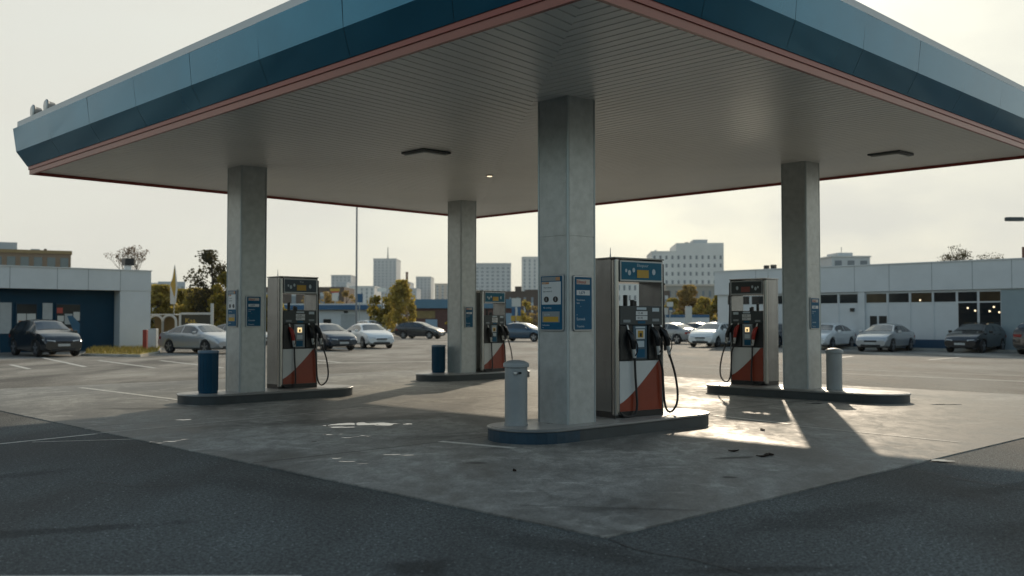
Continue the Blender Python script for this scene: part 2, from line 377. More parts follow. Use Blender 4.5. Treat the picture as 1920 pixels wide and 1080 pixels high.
# ---------------------------------------------------------------- islands
def island(c0, c1, r, label, painted=False):
    d = (c1 - c0); ln = d.length; ang = math.atan2(d.y, d.x)
    t = thing('pump_island', label, 'island', ((c0.x + c1.x) / 2, (c0.y + c1.y) / 2, .014), ang, 'raised pump islands')
    def stad(rr, n=14):
        p = [(ln / 2 + rr * math.cos(a), rr * math.sin(a)) for a in [-math.pi / 2 + math.pi * k / n for k in range(n + 1)]]
        return p + [(-x, -y) for x, y in p]
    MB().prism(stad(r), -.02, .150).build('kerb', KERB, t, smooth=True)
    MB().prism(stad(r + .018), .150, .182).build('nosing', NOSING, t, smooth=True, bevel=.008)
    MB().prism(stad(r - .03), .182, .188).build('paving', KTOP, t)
    if painted:
        arc = [(-ln / 2 + (r + .003) * math.cos(a), (r + .003) * math.sin(a)) for a in [math.pi / 2 + math.pi * k / 14 for k in range(15)]]; p_ = MB()
        arc.append((-ln / 2 + .28, -(r + .003)))
        for q0, q1 in zip(arc, arc[1:]): p_.quad((*q0, .0), (*q1, .0), (*q1, .148), (*q0, .148))
        p_.build('painted_end', mat('kerb_blue', (.010, .040, .066), .5, noise=(5, .25)), t, smooth=True)
    return t
island(Vector((.28, 13.08, 0)), Vector((2.42, 15.05, 0)), .60, 'nearest pump island carrying the grey bollard and the largest pump', True)
island(Vector((-5.85, 18.9, 0)), Vector((-4.0, 20.75, 0)), .60, 'pump island nearest the blue shop with a blue bin on its end')
island(Vector((-1.95, 25.9, 0)), Vector((-.1, 27.5, 0)), .60, 'farthest pump island behind the grey bollard')
island(Vector((4.9, 21.45, 0)), Vector((7.15, 19.1, 0)), .60, 'pump island in front of the white right building')
ZI = .202
# ---------------------------------------------------------------- pumps
SCREEN = mat('lit_card_screen', (.6, .5, .3), .4, emit=((1., .72, .34), .9))
REDDISP = mat('red_display', (.25, .06, .05), .4)
def pump(c, rotz, label, mir=1, head=HEADBLUE, disp=YELLOW, title='Eltopuur', lit=False, rednoz=False, s=1.0):
    t = thing('fuel_pump', label, 'fuel pump', (c.x, c.y, ZI), rotz, 'fuel pumps on the islands'); t.scale = (s, s, s) if s < 1.02 else (s, 1, 1)
    f = -.25
    def X(a, b): return (a, b) if mir == 1 else (-b, -a)
    MB().box(-.455, .455, -.235, .235, 0, .09).build('plinth', BLACK, t)
    MB().box(*X(-.452, -.372), f + .088, .25, .04, 2.285).build('side_panel', STEEL, t, bevel=.006)
    MB().box(*X(-.462, -.372), f, f + .082, .03, 2.29).build('corner_post', POSTST, t, bevel=.028, seg=3)
    MB().box(*X(.425, .46), f + .012, .25, .04, 2.29).build('side_panel', STEEL, t, bevel=.01)
    MB().box(*X(-.37, .424), -.20, .235, .09, 1.60).build('cabinet', DARKST, t)
    MB().box(*X(-.369, .423), f + .012, -.201, .09, .81).build('lower_panel', WHITE, t, bevel=.006)
    pts = [(-.368, .20)]
    for k in range(1, 11):
        u = k / 10; pts.append((-.368 + .73 * u, .20 + .608 * (u ** 1.25)))
    pts += [(.422, .808), (.422, .092), (-.368, .092)]
    if mir == -1: pts = [(p[0] + (0 if True else 0), p[1]) for p in pts]; pts = [(p[0] - .055, p[1]) for p in pts]
    MB().front(list(reversed(pts)), f + .008, f + .0118).build('red_panel', RED, t)
    MB().box(*X(-.369, .423), f, -.2005, 1.335, 1.61).build('control_panel', DARKST, t, bevel=.008)
    # displays on the control panel
    def face(x0, x1, z0, z1, m_, name='label_plate', y=f - .003, par=t, dep=.006):
        return MB().box(*X(x0, x1), y, y + dep, z0, z1).build(name, m_, par)
    face(-.075, .14, 1.475, 1.535, SIGNWHITE, 'price_display'); face(-.075, .14, 1.405, 1.465, SIGNWHITE, 'price_display')
    face(-.06, .12, 1.555, 1.59, SIGNTXT); face(-.04, .10, 1.355, 1.39, SIGNBLUE)
    face(.235, .365, 1.53, 1.585, SIGNTXT); face(.235, .365, 1.385, 1.425, SIGNGREY); face(-.31, -.18, 1.37, 1.41, SIGNGREY)
    for k_, zz in enumerate((1.49, 1.42)): text('%s' % ('12.48', '01.95')[k_], .045, DARKST, t, ((-.045 if mir == 1 else -.11), f - .0035, zz), 'digits')
    # nozzle bay
    for x0, x1 in ((-.36, -.12), (.175, .415)):
        MB().box(*X(x0, x1), -.235, -.2005, .825, 1.325).build('nozzle_boot', BLACK, t, bevel=.012)
    MB().box(*X(-.10, .16), -.222, -.2005, .84, 1.325).build('reader_panel', SIGNGREY if lit else mat('reader_blue_grey', (.05, .10, .14), .35), t, bevel=.006)
    face(-.05, .11, 1.13, 1.27, SIGNWHITE if not lit else ALU, 'screen_bezel', -.2285)
    face(-.02, .08, 1.15, 1.25, SCREEN if lit else YELLOW, 'screen', -.2315)
    face(.01, .05, 1.16, 1.215, BLACK, 'pictogram', -.2335, dep=.003)
    face(-.03, .10, 1.01, 1.10, SIGNTXT, 'sticker', -.2265); face(-.06, .12, 1.285, 1.31, SIGNTXT, 'sticker', -.2265)
    face(-.05, .11, .86, .98, SIGNBLUE, 'sticker', -.2265)
    # opening: posts and card readers standing on the cabinet
    for x, h in ((-.185, .17), (-.055, .10), (-.015, .085)):
        MB().box(*X(x - .028, x + .012), -.19, -.13, 1.60, 1.60 + h).build('card_reader', BLACK, t, bevel=.008)
    # header
    MB().box(*X(-.37, .423), f + .01, .235, 1.955, 2.275).build('header_box', STEEL, t, bevel=.006)
    MB().box(*X(-.372, .424), f - .012, f + .0095, 1.965, 2.262).build('header_frame', ALU, t, bevel=.006)
    hs = MB().box(*X(-.35, .40), f - .018, f - .0125, 1.99, 2.245).build('header_sign', head, t)
    MB().box(*X(-.07, .15), f - .024, f - .0185, 2.02, 2.135).build('display', disp, hs)
    text(title, .062, SIGNTXT, hs, ((.04 if mir == 1 else -.04), f - .0195, 2.18), 'lettering', align='CENTER')
    ic = MB()
    for x, z, r_ in ((-.27, 2.12, .022), (-.21, 2.09, .032), (-.13, 2.13, .028), (.25, 2.11, .036)):
        ic.front([(mir * x + r_ * math.cos(q * .7854) * .9, z + r_ * 1.25 * math.sin(q * .7854)) for q in range(8)], f - .0215, f - .0185)
    ic.build('pictogram', SIGNTXT, hs)
    MB().box(-.468, .468, f - .006, .258, 2.29, 2.312).build('top_cap', STEEL, t, bevel=.006)
    MB().tube([(mir * -.43, -.12, 2.31), (mir * -.43, -.12, 2.37), (mir * -.43, -.12, 2.45)], [.012, .006, .004]).build('aerial', ALU, t)
    # hose mast
    MB().tube([(mir * .485, -.20, 2.24), (mir * .49, -.20, 1.6), (mir * .50, -.215, 1.2), (mir * .49, -.24, .95)], .019).build('hose_mast', RUBBER, t, smooth=True)
    MB().box(*X(.455, .51), -.225, -.175, 1.925, 1.955).build('mast_bracket', BLACK, t)
    # nozzles: spout up in the boot, body, guard and silver grip
    def nozzle(x, y, z, lean=0., body=BLACK):
        x *= mir; lean *= mir
        n = MB().tube([(x - lean, y + .05, z + .40), (x - lean * .6, y - .005, z + .33), (x - lean * .25, y - .03, z + .23), (x, y - .015, z + .13)], [.022, .044, .048, .034], 10).build('nozzle', body, t, smooth=True)
        MB().tube([(x, y - .014, z + .135), (x + lean * .3, y - .005, z + .07), (x + lean * .5, y, z)], [.028, .032, .025], 10).build('grip', mat('nozzle_silver', (.70, .70, .67), .35, .3), n, smooth=True)
        MB().tube(smoothpath([(x - lean * .3, y - .055, z + .26), (x - lean * .1, y - .10, z + .2), (x, y - .095, z + .1), (x + lean * .3, y - .03, z + .03)], 4), .008, 6).build('guard', BLACK, n, smooth=True)
        MB().tube([(x - lean * .8, y + .03, z + .37), (x - lean, y + .04, z + .44), (x - lean * 1.05, y + .055, z + .49)], [.014, .013, .012], 8).build('spout', mat('nozzle_silver', (), 0), n, smooth=True)
        MB().tube([(x + lean * .5, y, z + .004), (x + lean * .6, y, z - .05)], [.022, .018], 10).build('collar', BLACK, n, smooth=True)
    RN = mat('red_nozzle', (.36, .03, .02), .4)
    nozzle(-.16, -.28, .86, .06, RN if rednoz else BLACK)
    nozzle(.30, -.28, .90, .06, RN if (rednoz and mir == -1) else BLACK)
    nozzle(.50, -.27, .90, .09)
    hose = lambda p: MB().tube(smoothpath([(mir * a, b, c_) for a, b, c_ in p], 7), .0165, 8).build('hose', RUBBER, t, smooth=True)
    hose([(-.125, -.28, .82), (-.12, -.285, .6), (-.105, -.29, .35), (-.10, -.295, .17), (-.13, -.29, .05), (-.23, -.285, .02), (-.33, -.28, .035), (-.38, -.27, .08)])
    hose([(.335, -.28, .86), (.385, -.29, .7), (.40, -.295, .45), (.42, -.295, .22), (.47, -.29, .08), (.57, -.28, .045), (.68, -.27, .14), (.71, -.265, .32), (.66, -.265, .6), (.56, -.27, .86)])
    return t
pump(Vector((1.72, 14.40, 0)), RB - R(8), 'largest stainless pump with blue header, on the nearest island', s=1.06)
pump(Vector((-4.6, 20.4, 0)), RB, 'stainless pump with red nozzle and bright card screen beside the blue bin island', head=mat('sign_navy', (.010, .035, .06), .3), title='Tro', lit=True, rednoz=True)
pump(Vector((-.66, 26.85, 0)), RB, 'farthest and smallest looking pump, between back column and grey bollard', s=.96, title='')
pump(Vector((5.32, 21.38, 0)), RM, 'stainless pump with dark header and red display in front of the white right building', mir=-1, head=DARKST, disp=REDDISP, title='', lit=True, rednoz=True)
# ---------------------------------------------------------------- bollards and bins
def bollard(c, r, h, label):
    t = thing('bollard', label, 'bollard', (c.x, c.y, ZI), 0, 'capped grey bollards')
    MB().lathe([(r * 1.05, 0), (r * 1.05, .02), (r, .025), (r, h - .1)], 32).build('post', BOLL, t, smooth=True)
    MB().lathe([(r * .9, h - .1), (r * 1.14, h - .095), (r * 1.14, h - .05), (r * 1.10, h - .04), (r * .75, h - .012), (r * .3, h)], 32).build('cap', BOLL, t, smooth=True)
    return t
b0 = bollard(Vector((.055, 13.08, 0)), .152, .87, 'grey capped bollard with a small lamp, nearest the camera')
for (o_, r_, m_) in ((0, .03, ALU), (.0, .02, mat('lamp_lens', (.7, .7, .65), .1))):
    pass
lp = MB().lathe([(.028, 0), (.028, .02), (.018, .03)], 16, M=Matrix.Translation((-.01, -.145, .70)) @ Matrix.Rotation(R(90), 4, 'X')).build('lamp', ALU, b0, smooth=True)
MB().lathe([(.017, .030), (.012, .036)], 16, M=Matrix.Translation((-.01, -.145, .70)) @ Matrix.Rotation(R(90), 4, 'X')).build('lens', mat('lamp_lens', (.75, .75, .7), .1), lp, smooth=True)
MB().box(.03, .07, -.165, -.135, .69, .715).build('latch', BLACK, b0)
bollard(Vector((6.53, 19.75, 0)), .155, .84, 'pale capped bollard at the end of the right island')
def bin_(c, r, h, label):
    t = thing('litter_bin', label, 'litter bin', (c.x, c.y, ZI), 0, 'blue round bins')
    MB().lathe([(r * .95, 0), (r * .97, .03), (r, h - .05)], 28).build('body', BIN, t, smooth=True)
    MB().lathe([(r * 1.06, h - .05), (r * 1.08, h - .02), (r * 1.04, h), (r * .96, h), (r * .94, h - .04)], 28).build('rim', mat('bin_rim', (.12, .19, .26), .35), t, smooth=True)
    k = MB()
    for q in range(14):
        a = 2 * math.pi * q / 14; k.tube([(r * .985 * math.cos(a), r * .985 * math.sin(a), .05), (r * 1.0 * math.cos(a), r * 1.0 * math.sin(a), h - .06)], .008, 6)
    k.build('fluting', BIN, t)
bin_(Vector((-5.86, 18.8, 0)), .185, .82, 'blue round litter bin on the left island beside the column')
bin_(Vector((-1.98, 26.25, 0)), .18, .74, 'blue round litter bin beside the farthest column')
# ---------------------------------------------------------------- signs on columns
def sign(c, s, side, z0, w, h, kind, label):
    """side 'r': on the face towards the right front; 'l': towards the left front"""
    n = -A if side == 'r' else -B
    p = c + n * (s / 2 + .002)
    t = thing('information_sign', label, 'sign', (p.x, p.y, z0), RB if side == 'r' else RM, 'notice signs on the columns')
    def rr(w_, h_, r_, x0=0, z_=0):
        out = []
        for cx, cz, a0 in ((w_ / 2 - r_, r_, -90), (w_ / 2 - r_, h_ - r_, 0), (-w_ / 2 + r_, h_ - r_, 90), (-w_ / 2 + r_, r_, 180)):
            for q in range(4): a = R(a0 + q * 30); out.append((x0 + cx + r_ * math.cos(a), z_ + cz + r_ * math.sin(a)))
        return out
    MB().front(rr(w, h, .03), -.022, 0).build('frame', ALU, t, bevel=.005)
    pn = MB().front(rr(w - .045, h - .045, .015, 0, .0225), -.027, -.0222).build('panel', SIGNBLUE, t)
    W = w - .05; x0 = -W / 2
    def blk(xa, xb, za, zb, m_, name='printed_block', y=-.0275, par=pn):
        return MB().box(x0 + xa * W, x0 + xb * W, y - .0015, y, za * h, zb * h).build(name, m_, par)
    if kind == 'price':
        text('Ethanol', h * .085, SIGNRED, pn, (x0 + .10 * W, -.0305, h * .855), sx=min(1, W / .36)); blk(.08, .88, .84, .93, mat('sign_cream', (.5, .45, .40), .4))
        blk(.08, .88, .645, .735, SIGNWHITE); text('1,679', h * .075, SIGNBLUE, pn, (x0 + .2 * W, -.0305, h * .665), 'digits')
        text('Nepremium', h * .045, SIGNTXT, pn, (x0 + .08 * W, -.0285, h * .545)); text('fuels', h * .045, SIGNTXT, pn, (x0 + .08 * W, -.0285, h * .49)); text('+', h * .04, SIGNTXT, pn, (x0 + .3 * W, -.0285, h * .43))
        text('*', h * .05, SIGNTXT, pn, (x0 + .08 * W, -.0285, h * .27)); text('Eurovok', h * .07, SIGNTXT, pn, (x0 + .08 * W, -.0285, h * .195), sx=.95); text('Toaunio', h * .06, SIGNTXT, pn, (x0 + .08 * W, -.0285, h * .07))
    else:
        blk(.04, .96, .47, .87, SIGNWHITE, 'notice'); blk(.04, .92, .885, .955, SIGNGREY); blk(.72, .92, .89, .95, ORANGE, y=-.0292)
        blk(.06, .40, .83, .865, ORANGE, y=-.0292); text('STOP', h * .028, SIGNWHITE, pn, (x0 + .1 * W, -.032, h * .836))
        text('Pay at kiosk', h * .042, SIGNGREY, pn, (x0 + .14 * W, -.0298, h * .755), sx=min(1, W / .42)); text('engine switched off', h * .036, SIGNGREY, pn, (x0 + .10 * W, -.0298, h * .69), sx=min(1, W / .5))
        for xx in (.27, .71):
            k = MB(); cx = x0 + xx * W
            k.front([(cx + .12 * W * math.cos(q * math.pi / 8), h * .56 + .052 * h * math.sin(q * math.pi / 8)) for q in range(16)], -.032, -.0292); k.build('pictogram', BLACK, pn)
            MB().box(cx - .02 * W, cx + .02 * W, -.0335, -.0322, h * .53, h * .59).build('pictogram', SIGNGREY, pn)
        text('No smoking', h * .04, SIGNTXT, pn, (x0 + .12 * W, -.0285, h * .40), sx=min(1, W / .40))
        blk(.06, .90, .155, .345, SIGNGREY); blk(.12, .84, .165, .255, YELLOW, y=-.0292); text('Tel 24h', h * .045, SIGNTXT, pn, (x0 + .16 * W, -.0305, h * .275))
        text('Fuelling station', h * .034, SIGNTXT, pn, (x0 + .06 * W, -.0285, h * .095), sx=min(1, W / .45)); text('Tro', h * .025, SIGNTXT, pn, (x0 + .06 * W, -.0285, h * .055))
    return t
sign(cN, .565, 'l', 1.455, .44, .775, 'notice', 'white and blue notice with two black circles on the nearest column')
sign(cN, .565, 'r', 1.455, .385, .76, 'price', 'blue sign with red title on the nearest column, beside the largest pump')
sign(cLf, .56, 'l', 1.47, .37, .74, 'notice', 'white and blue notice on the column behind the blue bin')
sign(cLf, .56, 'r', 1.47, .34, .62, 'price', 'dark blue sign on the column beside the left pump')
sign(cBk, .55, 'r', 1.40, .30, .58, 'price', 'small blue sign on the farthest column')
sign(cRt, .565, 'r', 1.42, .36, .66, 'price', 'blue sign on the right column above the pale bollard')
# ---------------------------------------------------------------- canopy lights
def canopy_light(px, py, label, w=.66, lit=False):
    p = onroof(px, py)
    t = thing('canopy_light', label, 'ceiling light', (p.x, p.y, p.z - .055), RB, 'ceiling lights under the canopy')
    MB().prism([(-w / 2, -w / 2), (w / 2, -w / 2), (w / 2, w / 2), (-w / 2, w / 2)], .012, .06).build('housing', DARKST, t, bevel=.02)
    MB().prism([(-w * .4, -w * .4), (w * .4, -w * .4), (w * .43, w * .43), (-w * .43, w * .43)], -.02, .0115).build('lens', mat('light_lens_grey', (.75, .75, .72), .35), t, bevel=.008)
canopy_light(799, 285, 'unlit square light on the ceiling between the left and back columns')
canopy_light(1670, 288, 'unlit square light on the ceiling beyond the right column')
p = onroof(918, 328); t = thing('downlight', 'small round lit downlight in the canopy ceiling', 'ceiling light', (p.x, p.y, p.z - .03))
MB().lathe([(.08, 0), (.08, .03)], 20).build('trim', SOFFIT, t); MB().lathe([(.055, -.006), (.055, -.001)], 20).build('lamp', mat('warm_lamp', (1, .9, .7), .4, emit=((1, .82, .55), 1.3)), t)
# floodlights on the roof edge
for (px, py, lab) in ((62, 210, 'round floodlight at the left tip of the canopy roof'), (87, 200, 'round floodlight second from the left tip of the canopy roof')):
    p = AT(px, py - 1, 20.6 if px < 70 else 20.2)
    t = thing('floodlight', lab, 'floodlight', (p.x, p.y, p.z), R(40), 'floodlights on the canopy roof')
    RX = Matrix.Rotation(R(-90), 4, 'Y')
    MB().lathe([(.06, -.18), (.09, -.15), (.11, -.04), (.145, -.01), (.145, .012)], 20, M=RX).build('housing', mat('flood_grey', (.16, .17, .17), .5), t, smooth=True)
    MB().lathe([(.135, .0125), (.11, .035)], 20, M=RX).build('lens', mat('flood_lens', (.55, .56, .54), .3), t, smooth=True)
    MB().tube([(.06, 0, -.07), (.05, 0, -.2), (.05, 0, -.36)], .016, 6).build('bracket', DARKST, t)
# ---------------------------------------------------------------- cars
GLASS = mat('car_glass', (.035, .045, .052), .12, spec=1.)
TYRE = mat('tyre', (.012, .012, .012), .75)
RIM = mat('alloy_rim', (.32, .33, .34), .35, .8)
HEAD = mat('headlamp', (.55, .58, .60), .08, coat=.8)
TAIL = mat('tail_lamp', (.25, .015, .012), .15, coat=.6)
PLATE = mat('number_plate', (.42, .43, .42), .4)
UNDER = mat('car_plastic', (.012, .012, .013), .6)
CARS = {
 'sedan': dict(L=4.55, W=1.80, top=[(-2.275, .60), (-2.25, .88), (-2.12, 1.00), (-1.66, 1.06), (-1.02, 1.36), (-.45, 1.445), (.1, 1.43), (.36, 1.385), (1.06, 1.04), (1.78, .89), (2.12, .74), (2.275, .56)], belt=(1.0, .92), xw=(1.40, -1.32), r=.325,
     win=((-1.40, -.46), (-.36, .74)), ws=(.44, 1.02), rg=(-1.58, -1.08)),
 'hatchback': dict(L=4.25, W=1.78, top=[(-2.125, .58), (-2.11, .92), (-2.03, 1.06), (-1.75, 1.37), (-1.2, 1.47), (-.3, 1.495), (.24, 1.43), (.96, 1.08), (1.62, .93), (1.97, .78), (2.125, .58)], belt=(1.06, .95), xw=(1.32, -1.24), r=.325,
     win=((-1.62, -1.22), (-1.12, -.42), (-.32, .70)), ws=(.34, .92), rg=(-1.98, -1.76)),
 'suv': dict(L=4.45, W=1.86, top=[(-2.225, .64), (-2.21, 1.02), (-2.13, 1.18), (-1.86, 1.50), (-1.35, 1.62), (-.3, 1.65), (.32, 1.58), (1.02, 1.19), (1.70, 1.03), (2.05, .88), (2.225, .66)], belt=(1.16, 1.0), xw=(1.36, -1.30), r=.365,
     win=((-1.72, -1.26), (-1.14, -.40), (-.30, .78)), ws=(.42, 1.0), rg=(-2.08, -1.86)),
}
def lerp1(P, x):
    if x <= P[0][0]: return P[0][1]
    for (a, b), (c, d) in zip(P, P[1:]):
        if x <= c: return b + (d - b) * (x - a) / (c - a)
    return P[-1][1]
def make_car(kind):
    d = CARS[kind]; L, W = d['L'], d['W']; xe = L / 2
    def top(x): return sum(lerp1(d['top'], max(-xe, min(xe, x + o))) for o in (-.07, -.035, 0, .035, .07)) / 5
    def hw(x):
        w = W / 2
        if x > .9: w *= 1 - .16 * ((x - .9) / (xe - .9)) ** 2.2
        if x < -1.0: w *= 1 - .11 * ((-1.0 - x) / (xe - 1.0)) ** 2
        return w
    def ringp(x):
        zt = top(x); w = hw(x); zb = .21 + .10 * max(0, (abs(x) - xe + .5) / .5) ** 2
        bl = d['belt'][0] + (d['belt'][1] - d['belt'][0]) * (x + xe) / L
        bl = min(bl, zt - .03); k = max(0., min(1., (zt - bl) / .40)); wr = w * (.90 - .24 * k)
        p = [[0, zb], [.82 * w, zb], [.965 * w, zb + .09], [w, zb + (bl - zb) * .52], [.992 * w, zb + (bl - zb) * .80], [.945 * w, bl], [wr, zt - .04 * k - .008], [.55 * wr, zt + .006], [0, zt + .014]]
        for xw in d['xw']:
            q = (d['r'] + .045) ** 2 - (x - xw) ** 2
            if q > 0:
                za = d['r'] + math.sqrt(q) - .01
                p[1] = [.55 * w, max(p[1][1], za)]; p[2][1] = max(p[2][1], za); p[3][1] = max(p[3][1], za + .04); p[4][1] = max(p[4][1], za + .08)
        return p
    xs = []
    n = 84
    for i in range(n + 1): xs.append(-xe + L * i / n)
    m_ = MB(); RN = []
    for x in xs:
        p = ringp(x); loop = [(x, -y, z) for y, z in p] + [(x, y, z) for y, z in reversed(p[1:-1])]
        RN.append(len(m_.v)); m_.v += loop
    c = 16
    for a, b in zip(RN, RN[1:]):
        for k in range(c): m_.f.append((a + k, a + (k + 1) % c, b + (k + 1) % c, b + k))
    m_.f.append(tuple(RN[0] + k for k in range(c))); m_.f.append(tuple(RN[-1] + k for k in reversed(range(c))))
    t = thing(kind, 'prototype', 'car')
    body = m_.build('body', mat('paint_silver', (.30, .31, .31), .28, .5, coat=.5), t, smooth=True)
    for x0, x1 in d['win']:
        for sd in (-1, 1):
            g = MB(); pts = []
            for i in range(9):
                x = x0 + (x1 - x0) * i / 8; p = ringp(x)
                lo = [p[5][0] + (p[6][0] - p[5][0]) * .10, p[5][1] + (p[6][1] - p[5][1]) * .10]; hi = [p[5][0] + (p[6][0] - p[5][0]) * .88, p[5][1] + (p[6][1] - p[5][1]) * .88]
                pts.append(((x, sd * (lo[0] + .012), lo[1]), (x, sd * (hi[0] + .012), hi[1])))
            for (a, b), (e, f) in zip(pts, pts[1:]): g.quad(a, e, f, b)
            g.build('side_window', GLASS, t, smooth=True)
    def screen(x0, x1, name, sg):
        g = MB(); rows = []
        for i in range(7):
            x = x0 + (x1 - x0) * i / 6; p = ringp(x); row = []
            for s in (-.90, -.55, -.28, 0, .28, .55, .90):
                y = s * p[6][0]; a = abs(s)
                z = p[8][1] + (p[7][1] - p[8][1]) * min(1, a / .55) if a <= .55 else p[7][1] + (p[6][1] - p[7][1]) * (a - .55) / .45
                row.append((x + sg * .010, y, z + .012))
            rows.append(row)
        for a, b in zip(rows, rows[1:]):
            for k in range(6): g.quad(a[k], a[k + 1], b[k + 1], b[k])
        g.build(name, GLASS, t, smooth=True)
    screen(d['ws'][0], d['ws'][1], 'windscreen', 1); screen(d['rg'][0], d['rg'][1], 'rear_window', -1)
    for xw in d['xw']:
        for sd in (-1, 1):
            w = hw(xw); r = d['r']
            M = Matrix.Translation((xw, sd * (w - .115), r)) @ Matrix.Rotation(R(90), 4, 'X')
            wl = MB().lathe([(r * .72, -.10), (r * .93, -.105), (r, -.07), (r, .07), (r * .93, .105), (r * .72, .10)], 28, M=M).build('wheel', TYRE, t, smooth=True)
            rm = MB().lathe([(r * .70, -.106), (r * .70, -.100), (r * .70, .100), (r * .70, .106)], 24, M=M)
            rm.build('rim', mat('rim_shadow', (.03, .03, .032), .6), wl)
            sp = MB()
            for q in range(5):
                a = q * 2 * math.pi / 5
                Ms = M @ Matrix.Rotation(a, 4, 'Z')
                sp.box(-.035, .035, .02, r * .69, -.118, .118, Ms)
            sp.lathe([(.055, -.122), (.055, .122)], 14, M=M); sp.build('spokes', RIM, wl)
    zf = lerp1(d['top'], xe); zn = top(xe - .15)
    for sd in (-1, 1):
        w = hw(xe - .1)
        hp = [(xe + .012, sd * .46 * w, 0., .055), (xe - .05, sd * .86 * w, -.01, .085), (xe - .20, sd * 1.02 * w, .0, .11), (xe - .46, sd * 1.07 * w, .055, .135), (xe - .44, sd * .98 * w, .055, .14), (xe - .15, sd * .46 * w, .02, .085)]
        zl = min(zf + .005, zn - .13); hl = MB(); hl.quad(*[(p_[0], p_[1], zl + p_[2]) for p_ in hp]); hl.quad(*[(p_[0], p_[1], zl + p_[3]) for p_ in hp])
        for k in range(6): p_, q_ = hp[k], hp[(k + 1) % 6]; hl.quad((p_[0], p_[1], zl + p_[2]), (q_[0], q_[1], zl + q_[2]), (q_[0], q_[1], zl + q_[3]), (p_[0], p_[1], zl + p_[3]))
        hl.build('headlight', HEAD, t, bevel=.008)
        MB().lathe([(.045, 0), (.04, .02)], 12, M=Matrix.Translation((xe - .03, sd * .74 * w, .36)) @ Matrix.Rotation(R(90), 4, 'Y')).build('fog_light', HEAD, t)
        zr = d['top'][1][1]; w = hw(-xe + .1)
        MB().prism([(-xe - .006, sd * .50 * w), (-xe + .0, sd * .92 * w), (-xe + .14, sd * 1.03 * w), (-xe + .30, sd * 1.055 * w), (-xe + .28, sd * .95 * w), (-xe + .1, sd * .5 * w)], zr - .20, zr - .06).build('tail_light', TAIL, t, bevel=.012)
        xm = d['ws'][1] - .22; w = hw(xm); zm = d['belt'][1] + .07
        MB().box(xm - .07, xm + .06, sd * (w + .02), sd * (w + .19), zm - .05, zm + .09).build('door_mirror', body.data.materials[0], t, bevel=.03)
    wf = hw(xe)
    MB().box(xe - .06, xe + .012, -.42 * wf, .42 * wf, zf - .055, zf + .03).build('grille', UNDER, t, bevel=.01)
    MB().box(xe - .06, xe + .008, -.66 * wf, .66 * wf, .27, .38).build('lower_grille', UNDER, t, bevel=.01)
    MB().box(xe + .0, xe + .022, -.26, .26, zf - .19, zf - .08).build('number_plate', PLATE, t, bevel=.004)
    MB().box(-xe - .02, -xe, -.26, .26, zr - .30, zr - .19).build('number_plate', PLATE, t, bevel=.004)
    MB().box(-xe - .012, -xe + .1, -.8 * hw(-xe), .8 * hw(-xe), .30, .42).build('rear_bumper', UNDER, t, bevel=.01)
    for sd in (-1, 1):
        h = MB()
        for x0, x1 in d['win'][-2:]:
            xx = x0 + .16; w = hw(xx); h.box(xx - .08, xx + .08, sd * (w * .985), sd * (w * .985 + .035), d['belt'][0] - .16, d['belt'][0] - .13)
        h.build('door_handle', body.data.materials[0], t)
    return t
PROTO = {k: make_car(k) for k in CARS}
bpy.context.view_layer.update()
for q in PROTO.values(): reg(q)
USED = set()
PAINT = {'black': ((.010, .011, .013), .22, 0.), 'charcoal': ((.035, .038, .042), .25, .3), 'silver': ((.42, .43, .435), .28, .45), 'grey': ((.22, .225, .225), .28, .4), 'white': ((.74, .74, .72), .25, 0.), 'navy': ((.012, .025, .045), .22, .2), 'blue': ((.03, .075, .12), .25, .3), 'pewter': ((.26, .28, .29), .25, .4)}
def car(px, py, kind, dl, paint, label):
    p = G(px, py); ang = math.atan2(-p.y, -p.x) + R(dl)
    o = copy_tree(PROTO[kind]) if kind in USED else PROTO[kind]
    USED.add(kind); o.location = p; o.rotation_euler = (0, 0, ang); o.name = 'parked_car'
    tag(o, label, 'car', 'cars parked around the forecourt')
    c, r, m_ = PAINT[paint]; pm_ = mat('paint_' + paint + '_coat', c, r, m_, coat=.8)
    for ch in ALLCH[o]:
        if ch.name.split('.')[0] in ('body', 'door_mirror', 'door_handle'):
            ch.material_slots[0].link = 'OBJECT'; ch.material_slots[0].material = pm_
    return o
car(84, 667, 'suv', 20, 'black', 'black sport utility parked in front of the dark blue shop windows')
car(-88, 680, 'sedan', 20, 'white', 'white car cut off by the left edge of the photo')
car(376, 662, 'sedan', 38, 'silver', 'silver sedan parked between the white cabinet and the left column')
car(446, 650, 'sedan', 40, 'pewter', 'grey sedan mostly hidden behind the left column')
car(612, 656, 'sedan', 24, 'navy', 'dark navy sedan peeking out behind the left pump')
car(690, 652, 'sedan', 20, 'white', 'white sedan parked right of the dark navy sedan')
car(696, 631, 'suv', 30, 'white', 'pale sport utility with dark windscreen behind the white sedan')
car(788, 635, 'hatchback', 62, 'charcoal', 'dark grey hatchback alone between the white sedan and back column')
car(735, 627, 'hatchback', 50, 'grey', 'small grey car far back between the white sedan and dark hatchback')
car(980, 640, 'sedan', 62, 'blue', 'dark blue car behind the farthest pump')
car(1255, 644, 'sedan', -128, 'pewter', 'blue grey sedan seen from behind, right of the largest pump')
car(1302, 640, 'sedan', -118, 'charcoal', 'dark sedan between the rear facing sedan and the white crossover')
car(1338, 626, 'suv', -40, 'charcoal', 'dark tall car with bright roof farthest back left of the right pump')
car(1338, 650, 'hatchback', -22, 'white', 'white crossover facing forward just left of the right pump')
car(1452, 650, 'sedan', -22, 'navy', 'dark car glimpsed between the right pump and the right column')
car(1552, 654, 'sedan', -22, 'white', 'white sedan half hidden by the right column')
car(1661, 658, 'sedan', -19, 'silver', 'silver sedan parked in front of the small dark window')
car(1830, 660, 'hatchback', -20, 'black', 'black hatchback parked in front of the tall shop glazing')
